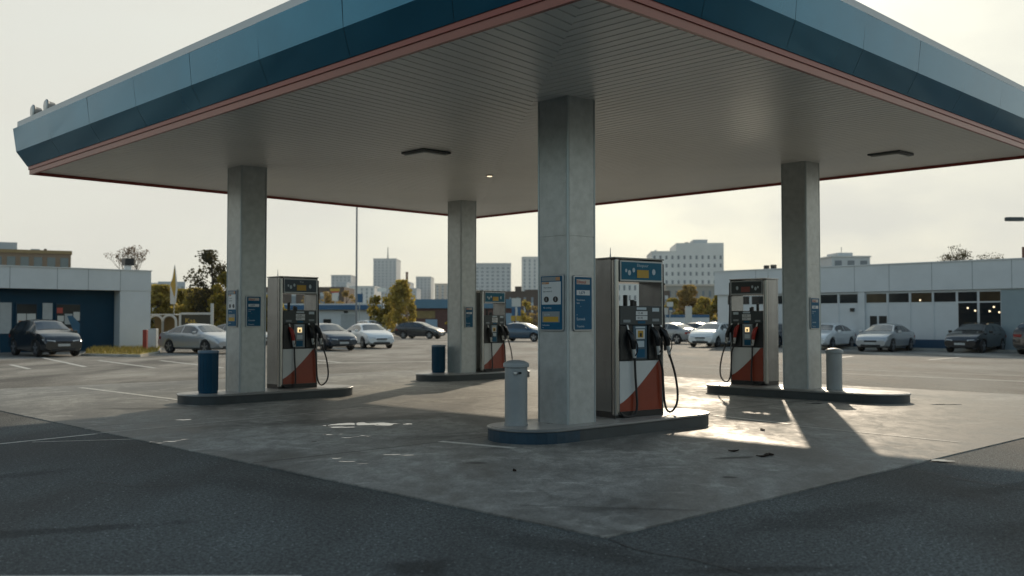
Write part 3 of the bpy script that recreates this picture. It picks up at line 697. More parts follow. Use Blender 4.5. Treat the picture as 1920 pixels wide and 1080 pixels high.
car(1972, 664, 'suv', 158, 'black', 'black sport utility cut off by the right edge of the photo')
# ---------------------------------------------------------------- buildings
WALLW = mat('white_cladding', (.56, .58, .585), .5, noise=(.8, .06), rvar=.05)
WALLJ = mat('cladding_joint', (.16, .18, .19), .6)
SHOPBLUE = mat('shop_blue', (.004, .036, .066), .5, noise=(1, .1), spec=.12)
WINDARK = mat('window_dark', (.012, .017, .020), .08, spec=.3)
WINBROWN = mat('window_brown', (.05, .036, .02), .1, noise=(.7, .5), spec=.3)
BOARD = mat('pale_board', (.36, .38, .38), .4, noise=(3, .1))
POST_R = mat('poster_red', (.40, .05, .03), .4)
POST_O = mat('poster_orange', (.45, .20, .08), .4)
POST_W = mat('poster_white', (.5, .5, .47), .4)
POST_B = mat('poster_blue', (.01, .09, .17), .4)
FRAMEB = mat('frame_blue', (.004, .036, .07), .4, spec=.15)
LAMPW = mat('shop_lamp', (1, .9, .7), .4, emit=((1, .78, .48), 1.0))
def wbox(t, name, x0, x1, z0, z1, y0, y1, m_, bevel=0.): return MB().box(x0, x1, y0, y1, z0, z1).build(name, m_, t, bevel=bevel)
# dark blue shop on the left
sh = thing('shop_building', 'flat roofed shop with white fascia and dark blue recessed front behind the black sport utility', 'building', (-19.7, 53.0, 0), RB)
wbox(sh, 'wall', -24, -1.67, 0, 3.2, .75, 12, SHOPBLUE); wbox(sh, 'pier', -1.67, 0, 0, 3.2, 0, 12, WALLW); wbox(sh, 'fascia', -24, 0, 3.2, 4.28, -.03, 12.02, WALLW)
wbox(sh, 'roof', -24.03, .05, 4.28, 4.33, -.08, 12.05, FCAP)
j = MB()
for x in (-1.68, -3.35, -4.9, -7.15, -9.6, -12): j.box(x - .012, x + .012, -.033, -.028, 3.2, 4.28)
j.build('panel_joint', WALLJ, sh)
for x0, x1 in ((-6.64, -5.58), (-4.72, -3.42)):
    w_ = wbox(sh, 'window', x0, x1, .85, 2.5, .70, .749, FRAMEB); wbox(w_, 'pane', x0 + .06, x1 - .06, .92, 2.43, .692, .6995, WINDARK)
    if x0 < -5:
        for k, m_ in enumerate((POST_W, POST_W)): wbox(w_, 'poster', x0 + .08 + k * .46, x0 + .5 + k * .46, 1.25, 1.95, .686, .691, m_)
        wbox(w_, 'poster', x0 + .14, x0 + .6, 1.33, 1.6, .682, .6855, POST_O)
    else:
        wbox(w_, 'poster', x0 + .07, x0 + .36, 1.98, 2.26, .686, .691, POST_R); wbox(w_, 'poster', x0 + .1, x0 + .42, 1.55, 1.85, .686, .691, POST_W); wbox(w_, 'poster', x0 + .46, x0 + .85, 1.4, 1.95, .686, .691, BOARD)
        wbox(w_, 'poster', x0 + .9, x1 - .08, 1.6, 2.05, .686, .691, POST_W); wbox(w_, 'poster', x0 + .5, x0 + 1.0, .95, 1.2, .686, .691, POST_O)
        MB().front([(x0 + .58, 1.85), (x0 + .85, 1.85), (x1 - .07, 1.45), (x1 - .07, .93), (x0 + .95, .93)], .678, .684).build('poster', POST_B, w_)
for x0, x1 in ((-7.36, -6.82), (-5.34, -4.86)): wbox(sh, 'panel', x0, x1, .95, 2.5, .715, .749, BOARD)
wbox(sh, 'window', -9.6, -7.8, .85, 2.5, .70, .749, WINDARK)
wbox(sh, 'vent_base', -.95, -.65, 4.33, 4.62, 1, 1.3, FCAP); wbox(sh, 'vent_hood', -1.05, -.55, 4.62, 5.0, .9, 1.4, BLACK)
# white building on the right
def rx(px): q = (px - 960) / F; return (62.9 * q - 13.3) / (.696 + .718 * q)
rs = thing('shop_building', 'long white flat roofed building with a strip of high windows, behind parked cars', 'building', (13.3, 62.9, 0), RM)
wbox(rs, 'wall', 0, 34, 0, 3.25, 0, 14, WALLW); wbox(rs, 'fascia', -.12, 34, 3.25, 4.74, -.16, 14.1, WALLW); wbox(rs, 'roof', -.16, 34, 4.74, 4.80, -.21, 14.1, FCAP)
j = MB()
for px in (1420, 1510, 1605, 1670, 1750, 1826, 1900): j.box(rx(px) - .012, rx(px) + .012, -.164, -.158, 3.25, 4.74)
j.build('panel_joint', WALLJ, rs)
for px in (1390, 1440, 1500, 1572, 1664, 1706, 1750): wbox(rs, 'mullion', rx(px) - .035, rx(px) + .035, .62, 3.25, -.03, .002, WALLW)
wbox(rs, 'pilaster', rx(1611), rx(1623), .0, 3.25, -.12, .002, WALLW)
for px0, px1, m_ in ((1365, 1405, WINDARK), (1410, 1448, WINDARK), (1452, 1495, WINDARK), (1500, 1530, WINDARK), (1535, 1570, WINDARK), (1575, 1608, WINDARK), (1625, 1662, WINBROWN), (1667, 1704, WINDARK), (1709, 1747, WINBROWN), (1752, 1792, WINDARK), (1797, 1832, WINDARK), (1837, 1876, WINBROWN)):
    wbox(rs, 'window', rx(px0), rx(px1), 2.62, 3.12, -.02, .004, m_)
for px0, px1 in ((1797, 1832), (1837, 1876)):
    w_ = wbox(rs, 'glazed_panel', rx(px0), rx(px1), .25, 2.54, -.02, .004, WINDARK)
    wbox(w_, 'display', rx(px0) + .1, rx(px1) - .1, .3, 1.15, -.026, -.021, POST_B if px0 < 1800 else FRAMEB); wbox(w_, 'display', rx(px0) + .3, rx(px1) - .35, 1.35, 1.5, -.026, -.021, WINBROWN)
    wbox(w_, 'display', rx(px0 + 16), rx(px0 + 23), .7, 1.35, -.032, -.027, POST_B)
    for px, py in ((1815, 577), (1829, 582), (1856, 583), (1864, 575), (1874, 585)):
        if px0 < px < px1:
            x = rx(px); z = 1.6 + (600.5 - py) / F * (62.9 - .718 * x)
            MB().lathe([(.01, -.055), (.045, -.035), (.06, 0), (.045, .035), (.01, .055)], 12, M=Matrix.Translation((x, -.05, z)) @ Matrix.Scale(.5, 4, (0, 1, 0))).build('lamp', LAMPW, w_, smooth=True)
x = rx(1726); MB().lathe([(.01, -.05), (.05, -.03), (.055, 0), (.04, .03), (.01, .05)], 12, M=Matrix.Translation((x, -.05, 2.72)) @ Matrix.Scale(.5, 4, (0, 1, 0))).build('lamp', LAMPW, rs, smooth=True)
for px0, px1 in ((1631, 1644), (1648, 1663)): wbox(rs, 'window', rx(px0), rx(px1), .95, 1.86, -.02, .004, WINDARK)
wbox(rs, 'window_frame', rx(1629), rx(1665), .90, .945, -.06, .003, WALLW)
wbox(rs, 'skirting', .0, rx(1795), .06, .56, -.06, .0, mat('skirt_blue', (.008, .05, .10), .5)); wbox(rs, 'wall_vent', rx(1595), rx(1602), 2.12, 2.32, -.1, .003, BLACK)
wbox(rs, 'wall_panel', rx(1878), 30, .02, 3.2, -.045, .0, mat('blue_grey_panel', (.24, .30, .32), .5, noise=(1, .08)))
for px, h_, w2, m_ in ((1404, .36, .13, BLACK), (1417, .38, .14, BLACK), (1452, .42, .32, mat('roof_unit', (.12, .13, .14), .6))): wbox(rs, 'roof_vent', rx(px) - w2, rx(px) + w2, 4.8, 4.8 + h_, 2, 2 + 2 * w2, m_)
wbox(rs, 'chimney', rx(1907) - .12, rx(1907) + .12, 4.8, 5.45, 1.2, 1.5, mat('chimney_brick', (.14, .07, .05), .8))
k = thing('kerb', 'low pale kerb along the foot of the white right building', 'kerb', (13.3, 62.9, 0), RM); k['kind'] = 'structure'
wbox(k, 'kerb_stone', 0, 34, 0, .12, -1.3, -.9, PALE)
# generic block buildings far off
def block(name, label, px0, px1, pyt, Y, depth, m_, rot=0., cat='building', base=0.):
    a, b = AT(px0, pyt, Y), AT(px1, pyt, Y); w = b.x - a.x
    t = thing(name, label, cat, ((a.x + b.x) / 2, Y, 0), R(rot)); t['w'] = w; t['h'] = a.z
    wbox(t, 'wall', -w / 2, w / 2, base, a.z, 0, depth, m_); return t, w, a.z
def grid(t, w, h, cols, z0, z1, rows, m_, fw=.5, fh=.55, x0=0., x1=1.):
    cw = w * (x1 - x0) / cols; rh = (z1 - z0) / rows; me = None
    for r_ in range(rows):
        for c_ in range(cols):
            x = -w / 2 + w * x0 + cw * (c_ + .5); z = z0 + rh * (r_ + .5)
            if me is None:
                o = MB().box(-cw * fw / 2, cw * fw / 2, -.03, .02, -rh * fh / 2, rh * fh / 2).build('window', m_, t); me = o
            else:
                o = me.copy(); COL.objects.link(o); o.parent = t
            o.location = (x, 0, z)
def strips(t, w, h, n, m_, z0=0., fw=.45, x0=0., x1=1.):
    cw = w * (x1 - x0) / n
    for c_ in range(n):
        x = -w / 2 + w * x0 + cw * (c_ + .5); s = MB()
        s.box(x - cw * fw / 2, x + cw * fw / 2, -.06, .02, z0 + .3, h - 1).build('window_band', TBAND, t)
TW = [mat('tower_grey', (.52, .53, .53), .8, noise=(.03, .12)), mat('tower_pale', (.66, .65, .62), .8, noise=(.05, .1)), mat('tower_tan', (.55, .48, .40), .8, noise=(.05, .1)), mat('tower_blue', (.45, .48, .50), .8, noise=(.05, .12))]
TBAND = mat('tower_window_band', (.07, .08, .09), .5); nt_ = TBAND.node_tree; sx_ = nt_.nodes.new('ShaderNodeSeparateXYZ'); tc_ = nt_.nodes.new('ShaderNodeTexCoord'); nt_.links.new(tc_.outputs['Object'], sx_.inputs[0])
m1_ = nt_.nodes.new('ShaderNodeMath'); m1_.operation = 'MODULO'; m1_.inputs[1].default_value = 3.0; nt_.links.new(sx_.outputs['Z'], m1_.inputs[0]); m2_ = nt_.nodes.new('ShaderNodeMath'); m2_.operation = 'GREATER_THAN'; m2_.inputs[1].default_value = 1.5; nt_.links.new(m1_.outputs[0], m2_.inputs[0])
mx_ = nt_.nodes.new('ShaderNodeMix'); mx_.data_type = 'RGBA'; mx_.inputs['A'].default_value = (.50, .51, .51, 1); mx_.inputs['B'].default_value = (.24, .27, .29, 1); nt_.links.new(m2_.outputs[0], mx_.inputs['Factor']); nt_.links.new(mx_.outputs['Result'], nt_.nodes['Principled BSDF'].inputs['Base Color'])
TWIN = mat('tower_window', (.17, .19, .21), .4); BRWN = mat('brown_wall', (.115, .085, .068), .85, noise=(.2, .15))
t, w, h = block('apartment_block', 'yellowish brick block with tall windows above the dark blue shop roof', -130, 121, 471, 92, 8, mat('ochre_wall', (.24, .17, .115), .8, noise=(.5, .12)), 27)
wbox(t, 'cornice', -w / 2 - .1, w / 2 + .1, h - .1, h + .22, -.12, 8.1, mat('ochre_cornice', (.30, .21, .10), .8)); grid(t, w, h, 11, h - 2.05, h - .35, 1, mat('sky_window', (.10, .13, .15), .1, spec=.7), .62, .86)
wbox(t, 'roof_hut', w / 2 - 8.1, w / 2 - 4.7, h + .22, h + 1.1, 3, 6, TW[3]); wbox(t, 'roof_hut', w / 2 - 3.5, w / 2 - 2.7, h + .22, h + .45, 2, 4, TW[3])
wbox(t, 'chimney', w / 2 - 2.35, w / 2 - 2.1, h + .22, h + .5, 2, 2.3, BRWN)
t, w, h = block('low_block', 'pale blue grey low block behind the hedge and yellow banner', 298, 346, 528, 210, 14, TW[3], 20); strips(t, w, h, 5, TWIN)
t, w, h = block('low_block', 'small pale block far behind, just right of the dark blue shop corner', 270, 297, 530, 260, 14, TW[1], 20); strips(t, w, h, 3, TWIN)
for px0, px1, pyt, Y, m_, n, lab, nm in ((621, 658, 517, 400, 0, 5, 'short grey tower block left of the tall lamp pole', 'tower_block'), (700, 743, 486, 420, 0, 6, 'tall grey tower with a roof mast left of the chimney', 'tower_block'),
        (743, 768, 530, 380, 3, 3, 'low grey block joined to the foot of the masted tower', 'low_block'), (655, 702, 538, 320, 1, 5, 'pale block right behind the small blue road sign', 'low_block'), (632, 650, 531, 330, 3, 3, 'grey roofed block just left of the tall lamp pole', 'low_block'), (765, 781, 542, 350, 3, 2, 'small grey block between the chimney and the narrow tower', 'low_block'),
        (780, 808, 520, 420, 0, 4, 'narrow grey tower left of the farthest column', 'tower_block'), (815, 845, 533, 400, 2, 3, 'tan block half hidden by the farthest column', 'low_block'), (880, 958, 495, 330, 0, 8, 'wide grey tower block right of the farthest column', 'tower_block'), (979, 1045, 483, 330, 1, 7, 'pale tall tower left of the nearest column', 'tower_block')):
    Y *= 2.4; t, w, h = block(nm, lab, px0, px1, pyt, Y, 40, TW[m_]); strips(t, w, h, n, TWIN, fw=.34 if n != 8 else .5)
    wbox(t, 'parapet', -w / 2 - .2, w / 2 + .2, h - .3, h + .8, -.25, 40.2, TW[m_])
    if 'mast' in lab and nm == 'tower_block': MB().tube([(w * .1, 6, h), (w * .1, 6, h + 6), (w * .1, 6, h + 13)], [.9, .6, .35], 6).build('mast', WALLJ, t)
c = AT(763, 510, 600); t = thing('chimney_stack', 'slender brown factory chimney right of the masted tower', 'chimney', (c.x, 600, 0))
MB().lathe([(1.1, 0), (.72, c.z - 1.2), (.84, c.z - 1), (.84, c.z)], 14).build('shaft', mat('chimney_brown', (.16, .09, .065), .8), t, smooth=True)
t, w, h = block('brick_building', 'long brown flat roofed building behind the farthest pump', 936, 1060, 546, 160, 15, BRWN)
wbox(t, 'roof_hut', -w * .26, -w * .16, h, h + .9, 3, 5, BRWN); wbox(t, 'roof_hut', -w * .10, w * .3, h, h + .35, 3, 5, BRWN); strips(t, w, h, 9, TWIN, fw=.3)
t, w, h = block('apartment_block', 'large stepped pale apartment block above the largest pump', 1222, 1356, 472, 620, 45, TW[1], -4)
wbox(t, 'tall_wing', -w * .155, w / 2 + .02, h, h + 5.6, -.05, 45.05, TW[1]); wbox(t, 'roof_hut', w * .1, w * .30, h + 5.6, h + 8.4, 8, 28, TW[0])
grid(t, w, h, 12, h - 43, h - 1., 8, TWIN, .36, .45); grid(t, w, h, 8, h + .6, h + 5.2, 1, TWIN, .36, .5, .36, 1.); wbox(t, 'parapet', -w * .5 - .15, -w * .155, h - .2, h + .5, -.2, 45.1, TW[1])
wbox(t, 'chimney', -w * .02, w * .03, h + 5.6, h + 6.6, 6, 9, TW[2]); wbox(t, 'chimney', -w * .45, -w * .42, h + .5, h + 1.5, 4, 6, TW[0])
t, w, h = block('apartment_block', 'lower cream block with small windows below the large stepped block', 1250, 1362, 534, 220, 14, mat('cream_wall', (.34, .32, .28), .8, noise=(.1, .08)), -3); grid(t, w, h, 9, .8, h - .7, 3, TWIN, .36, .5); wbox(t, 'cornice', -w / 2 - .2, w / 2 + .2, h - .3, h + .12, -.25, 14.2, TW[2])
t, w, h = block('brick_building', 'brown gabled house end left of the cream block', 1243, 1256, 545, 200, 12, BRWN); strips(t, w, h, 1, TWIN)
t, w, h = block('tower_block', 'grey block with a roof hut above the white right building', 1559, 1632, 481, 200, 16, TW[0], 3); grid(t, w, h, 3, h - 2.6, h - .5, 1, TWIN, .55, .7); grid(t, w, h, 3, h - 5.6, h - 3.5, 1, TWIN, .55, .7)
wbox(t, 'roof_hut', -w * .2, w * .2, h, h + 1.0, 3, 9, TW[0]); wbox(t, 'parapet', -w / 2 - .2, w / 2 + .2, h - .1, h + .15, -.2, 16.2, TW[1])
MB().tube([(0, 5, h + 1), (0, 5, h + 2.4)], .06, 6).build('mast', WALLJ, t)
t, w, h = block('brick_building', 'long low brown building behind the kiosk roof', 430, 645, 538, 175, 12, BRWN); strips(t, w, h, 8, TWIN, fw=.3)
t, w, h = block('apartment_block', 'pale block glimpsed through the open top of the largest pump', 1125, 1216, 526, 300, 14, TW[1]); grid(t, w, h, 9, .8, h - .7, 4, TWIN, .36, .5)
# low roadside buildings
BLUEROOF = mat('blue_roof', (.07, .16, .23), .5, noise=(.8, .1)); STRIPE = mat('blue_stripe', (.010, .085, .19), .45)
t, w, h = block('kiosk_building', 'low white kiosk building with a blue roof stripe behind the white sedan', 520, 704, 572, 105, 9, WALLW)
wbox(t, 'roof', -w / 2 - .3, w / 2 + .7, h, h + .14, -.7, 9.3, WALLW); wbox(t, 'roof_stripe', -w / 2 - .3, w / 2 + .3, h - .50, h - .002, -.70, -.62, STRIPE); wbox(t, 'roof_end', w / 2 + .3, w / 2 + .68, h - .75, h - .002, -.68, 6, mat('pale_blue_end', (.20, .32, .42), .5))
for a, b, z0, z1, m_, nm in ((.47, .55, 1.1, 1.75, WINDARK, 'window'), (.65, .79, .1, 2.3, BOARD, 'door'), (.68, .72, 2.4, 2.62, WINDARK, 'wall_lamp'), (.94, .965, 1.4, 2.5, WINDARK, 'window')): wbox(t, nm, -w / 2 + w * a, -w / 2 + w * b, z0, z1, -.04, .004, m_)
t, w, h = block('brick_building', 'brick building with a wide blue roof behind the dark hatchback', 768, 968, 578, 132, 12, mat('red_brick', (.10, .045, .038), .8, noise=(2, .2)))
wbox(t, 'roof', -w / 2 - .4, w / 2 + .3, h, h + 1.22, -.5, 12.3, BLUEROOF); wbox(t, 'blue_door', -w * .35, -w * .24, .1, 1.75, -.05, .004, mat('pale_blue_door', (.22, .32, .40), .5)); wbox(t, 'shutter', w * .36, w * .46, .1, 2.6, -.05, .004, mat('pale_blue_shutter', (.20, .30, .38), .5))
wbox(t, 'yellow_panel', -w * .49, -w * .26, 1.9, 2.9, -.05, .004, mat('ochre_panel', (.20, .14, .05), .7, noise=(1.2, .4)))
t = thing('low_wall', 'low white wall with a blue top stripe behind the rear facing sedan', 'wall', (AT(1278, 600, 112).x, 112, 0))
wbox(t, 'panel', -5, 3.2, 0, 1.95, 0, .25, WALLW); wbox(t, 'stripe', -5, 3.2, 1.95, 2.28, -.05, .3, STRIPE)
c = AT(1292, 600, 108); t = thing('white_pylon', 'plain white square pylon in front of the blue striped low wall', 'pylon', (c.x, 108, 0)); wbox(t, 'post', -.33, .33, 0, 3.1, 0, .6, POST_W); MB().prism([(-.33, 0), (.33, 0), (.33, .6), (-.33, .6)], 3.1, 3.2).build('cap', ALU, t, bevel=.04)
# signs in the distance
def post_sign(px, py0, py1, wpx, Y, label, parts, name='road_sign', cat='sign'):
    a = AT(px, py0, Y); b = AT(px, py1, Y); s = Y / F
    t = thing(name, label, cat, (a.x, Y, 0)); MB().tube([(0, .06, 0), (0, .06, a.z - .05)], .05, 8).build('post', ALU, t)
    for (u0, u1, v0, v1, m_) in parts:
        wbox(t, 'panel', (u0 - .5) * wpx * s, (u1 - .5) * wpx * s, a.z + (b.z - a.z) * v1, a.z + (b.z - a.z) * v0, -.06, .0, m_)
    return t
post_sign(674, 551, 567, 13, 98, 'small blue road sign beside the tall lamp pole', ((0, 1, 0, 1, STRIPE),))
post_sign(628, 541, 564, 18, 120, 'white pylon sign with yellow cap above the kiosk roof', ((0, 1, 0, .22, mat('cap_yellow', (.42, .28, .03), .5)), (.1, .9, .22, .34, POST_R), (.2, .8, .36, 1, POST_W)))
post_sign(968, 559, 592, 17, 100, 'white and blue pylon sign behind the dark blue car', ((0, 1, 0, .48, POST_W), (.0, .35, .52, 1, STRIPE), (.4, .6, .52, 1, POST_W), (.65, 1, .52, 1, STRIPE)))
post_sign(1256, 566, 584, 12, 110, 'small white and blue sign above the blue striped wall', ((0, 1, 0, .5, POST_W), (.3, .9, .55, .85, STRIPE), (.4, .9, .88, 1., POST_W)))
post_sign(1248, 577, 590, 9, 111, 'small plain white sign low behind the largest pump hose', ((0, 1, 0, 1, POST_W),))
post_sign(716, 540, 547, 17, 150, 'bright white billboard above the yellow tree', ((0, 1, 0, 1, mat('bill_white', (.8, .78, .72), .5)),), 'billboard')
for px, lab in ((962, 'left of two small yellow notice boards above the dark blue car'), (972, 'right of two small yellow notice boards above the dark blue car')): post_sign(px, 592, 602, 8, 90, lab, ((0, 1, 0, 1, mat('board_yellow', (.42, .26, .02), .5)), ), 'notice_board')
# banner, arches, frame, cabinet
c = AT(326, 600, 62); t = thing('feather_banner', 'tall yellow and white feather banner flag behind the silver sedan', 'flag', (c.x, 62, 0)); s_ = 62 / F
zt, zb = AT(326, 497, 62).z, AT(326, 570, 62).z
MB().tube([(0, 0, 0), (0, 0, zb), (.12, 0, (zb + zt) / 2), (.02, 0, zt)], .022, 8).build('pole', ALU, t)
H_ = zt - zb
MB().front([(.10, zb), (.20, zb + .35 * H_), (.17, zb + .6 * H_), (.04, zb + H_ * .99), (.0, zb + H_), (-.12, zb + .66 * H_), (-.26, zb + .52 * H_), (-.24, zb + .0 * H_)], -.02, .02).build('flag', POST_W, t)
MB().front([(.03, zb + .15 * H_), (.10, zb + .38 * H_), (.08, zb + .6 * H_), (.02, zb + .96 * H_), (-.11, zb + .65 * H_), (-.24, zb + .50 * H_), (-.10, zb + .32 * H_)], -.028, -.021).build('flag_print', mat('flag_yellow', (.40, .24, .03), .6), t)
MB().front([(.03, zb + .15 * H_), (.10, zb + .38 * H_), (.08, zb + .6 * H_), (.02, zb + .96 * H_), (-.11, zb + .65 * H_), (-.24, zb + .50 * H_), (-.10, zb + .32 * H_)], .021, .028).build('flag_print', mat('flag_yellow', (), 0), t)
c = AT(300, 600, 58); t = thing('arched_shelter', 'white arched tube shelter beside the dark blue shop corner', 'shelter', (c.x, 58, 0)); s_ = 58 / F
for xa, xb in ((-20, 5), (5, 30)):
    pts = [(xa * s_, 0, 0), (xa * s_, 0, 1.55)] + [((xa + xb) / 2 * s_ - (xb - xa) / 2 * s_ * math.cos(a), 0, 1.55 + .36 * math.sin(a)) for a in [math.pi * q / 10 for q in range(1, 10)]] + [(xb * s_, 0, 1.55), (xb * s_, 0, 0)]
    MB().tube(pts, .075, 8).build('arch', POST_W, t, smooth=True)
MB().box(-20 * s_, 28 * s_, -.05, .9, 1.93, 2.0).build('roof', POST_W, t)
MB().box(-20 * s_, 28 * s_, .85, .9, .1, 1.9).build('rear_panel', mat('shelter_ochre', (.12, .08, .02), .6, noise=(3, .3)), t)
c = AT(367, 600, 58); t = thing('sign_frame', 'white goal shaped sign frame with yellow lettering above the silver sedan', 'sign', (c.x, 58, 0))
MB().box(-31 * s_, -27 * s_, -.05, .05, 0, 2.05).build('post', POST_W, t); MB().box(28 * s_, 33 * s_, -.05, .05, 0, 2.62).build('post', POST_W, t); MB().box(-27 * s_, 28 * s_, -.045, .045, 1.95, 2.08).build('beam', POST_W, t)
MB().box(-27 * s_, 28 * s_, .0, .03, .6, 1.94).build('board', mat('board_dark', (.035, .035, .022), .6), t); text('Kaa.', .42, mat('letter_yellow', (.55, .36, .05), .5), t, (-20 * s_, -.01, 1.45))
c = G(272, 661); t = thing('marker_post', 'short square red post beside the white cabinet', 'post', c); wbox(t, 'post', -.1, .1, .03, 1.14, -.1, .1, mat('post_red', (.28, .03, .02), .5), .015); wbox(t, 'foot', -.15, .15, 0, .03, -.15, .15, KERB)
c = G(286, 659); t = thing('utility_cabinet', 'white utility cabinet on a low plinth beside the red post', 'cabinet', c); wbox(t, 'body', -.23, .23, .12, 1.18, -.15, .2, POST_W, .02); wbox(t, 'plinth', -.17, .17, 0, .12, -.12, .17, KERB); wbox(t, 'door', -.2, .2, .2, 1.1, -.16, -.151, WALLW, .005)
# grass bed
GRASS = mat('dry_grass', (.38, .28, .06), .8, noise=(1.5, .45), world=True)
gp = [G(158, 667), G(262, 669), G(296, 663), G(300, 655), G(190, 651)]
kb = MB(); cen = sum(gp, Vector()) / 5
kb.prism([(p.x + (p.x - cen.x) * .06, p.y + (p.y - cen.y) * .06) for p in gp], 0, .10); struct('kerb', kb, PALE, 'kerb round the dry grass bed')
g_ = MB(); g_.prism([(p.x, p.y) for p in gp], .10, .125)
rg = random.Random(5)
def inside(x, y):
    s = None
    for a, b in zip(gp, gp[1:] + gp[:1]):
        c_ = (b.x - a.x) * (y - a.y) - (b.y - a.y) * (x - a.x)
        if s is None: s = c_ > 0
        elif (c_ > 0) != s: return False
    return True
xs_, ys_ = [p.x for p in gp], [p.y for p in gp]
while len(g_.f) < 2600:
    x, y = rg.uniform(min(xs_), max(xs_)), rg.uniform(min(ys_), max(ys_))
    if inside(x, y):
        a = rg.uniform(0, 6.28); h_ = rg.uniform(.06, .24); dx, dy = .025 * math.cos(a), .025 * math.sin(a); lx, ly = rg.uniform(-.08, .08), rg.uniform(-.08, .08)
        g_.quad((x - dx, y - dy, .12), (x + dx, y + dy, .12), (x + lx, y + ly, .12 + h_))
o = g_.build('grass', GRASS); tag(o, 'dry yellow grass in the bed before the dark blue shop', None, None, 'stuff')
# lamp posts
c = AT(668, 600, 88); t = thing('lamp_post', 'very tall thin grey lamp pole rising behind the white sedan', 'lamp post', (c.x, 88, 0))
MB().lathe([(.16, 0), (.15, .4), (.10, .45), (.075, 13.2)], 12).build('pole', mat('pole_grey', (.22, .23, .24), .5, .4), t, smooth=True)
MB().tube([(0, 0, 13.1), (.4, 0, 13.35), (1.1, 0, 13.4)], .05, 8).build('arm', mat('pole_grey', (), 0), t); wbox(t, 'lamp_head', .9, 1.7, 13.36, 13.5, -.14, .14, DARKST, .04)
a = AT(1903, 410, 58); t = thing('street_lamp', 'dark street lamp head reaching in from the right edge of the photo', 'street lamp', (a.x + 3.4, 58, 0))
MB().lathe([(.12, 0), (.11, .5), (.06, a.z - .3)], 12).build('pole', mat('pole_grey', (), 0), t, smooth=True)
MB().tube([(0, 0, a.z - .32), (-.4, 0, a.z - .02), (-1.4, 0, a.z + .04), (-2.9, 0, a.z + .03)], .032, 8).build('arm', mat('pole_grey', (), 0), t, smooth=True)
MB().prism([(-4.0, -.10), (-3.7, -.16), (-3.1, -.15), (-2.85, -.06), (-2.85, .06), (-3.1, .15), (-3.7, .16), (-4.0, .10)], a.z - .15, a.z + .09).build('lamp_head', DARKST, t, bevel=.05)
# ---------------------------------------------------------------- trees
BARK = mat('bark', (.055, .042, .032), .85, noise=(6, .3))
def leafmat(name, c1, c2):
    m = bpy.data.materials.new(name); m.use_nodes = True; N = m.node_tree.nodes; L = m.node_tree.links; b = N['Principled BSDF']
    gi = N.new('ShaderNodeNewGeometry'); mx = N.new('ShaderNodeMix'); mx.data_type = 'RGBA'; mx.inputs['A'].default_value = (*c1, 1); mx.inputs['B'].default_value = (*c2, 1)
    L.new(gi.outputs['Random Per Island'], mx.inputs['Factor']); L.new(mx.outputs['Result'], b.inputs['Base Color']); b.inputs['Roughness'].default_value = .6
    tr = N.new('ShaderNodeBsdfTranslucent'); L.new(mx.outputs['Result'], tr.inputs['Color']); ms = N.new('ShaderNodeMixShader'); ms.inputs[0].default_value = .6
    L.new(b.outputs[0], ms.inputs[1]); L.new(tr.outputs[0], ms.inputs[2]); L.new(ms.outputs[0], N['Material Output'].inputs['Surface']); return m
LY = leafmat('leaf_yellow', (.54, .41, .09), (.30, .24, .06)); LD = leafmat('leaf_dark', (.035, .036, .014), (.075, .06, .018)); LO = leafmat('leaf_ochre', (.44, .31, .10), (.25, .18, .07)); LG = leafmat('leaf_olive', (.40, .31, .05), (.15, .13, .03))
def tree(px, py_top, Y, wpx, label, leaf, seed, n=2200, leafs=.16, clumps=26, trunk=.35, cat='tree', name='autumn_tree', droop=0, zlow=None):
    rnd = random.Random(seed); a = AT(px, py_top, Y); H = a.z; s = Y / F; Rw = wpx * s / 2
    t = thing(name, label, cat, (a.x, Y, 0)); zl = H * trunk if zlow is None else zlow
    tk = MB(); r0 = max(.06, H * .022)
    tk.tube([(0, 0, 0), (rnd.uniform(-.05, .05), 0, H * .3), (rnd.uniform(-.1, .1), rnd.uniform(-.1, .1), H * .6), (0, 0, H * .92)], [r0, r0 * .8, r0 * .5, r0 * .12], 8)
    cl = []
    for k in range(clumps):
        u = rnd.random(); z = zl + (H * .97 - zl) * u; env = math.sin(math.pi * min(1, max(.0, (u * .86 + .12)))) ** .7 if not droop else (1.02 - u) ** .75 * min(1, .55 + u * 3)
        ang = rnd.uniform(0, 6.283); rr = Rw * env * math.sqrt(rnd.random()) * .95
        q = Vector((rr * math.cos(ang), rr * math.sin(ang) * .8, z)); cl.append((q, rnd.uniform(.20, .42) * Rw))
        b0 = Vector((0, 0, max(zl * .6, z - rr * .8 - .2))); tk.tube([b0, b0.lerp(q, .5) + Vector((0, 0, .1 * rr)), q], [r0 * .35, r0 * .22, .012], 5)
    tk.build('trunk', BARK, t, smooth=True)
    if leaf:
        cr_ = MB()
        for k in range(n):
            q, rad = cl[rnd.randrange(clumps)]; d = Vector((rnd.gauss(0, 1), rnd.gauss(0, 1), rnd.gauss(0, .8))); d = d.normalized() * rad * rnd.random() ** .45
            p = q + d; p.z = min(max(p.z, .25), H); e = Euler((rnd.uniform(0, 6.28), rnd.uniform(0, 6.28), rnd.uniform(0, 6.28))).to_matrix(); sz = leafs * rnd.uniform(.6, 1.3)
            cr_.quad(*[p + e @ Vector(v) * sz for v in ((-.5, -.3, 0), (.1, -.45, .05), (.55, 0, 0), (.1, .45, .05), (-.5, .3, 0))])
        cr_.build('crown', leaf, t)
    return t
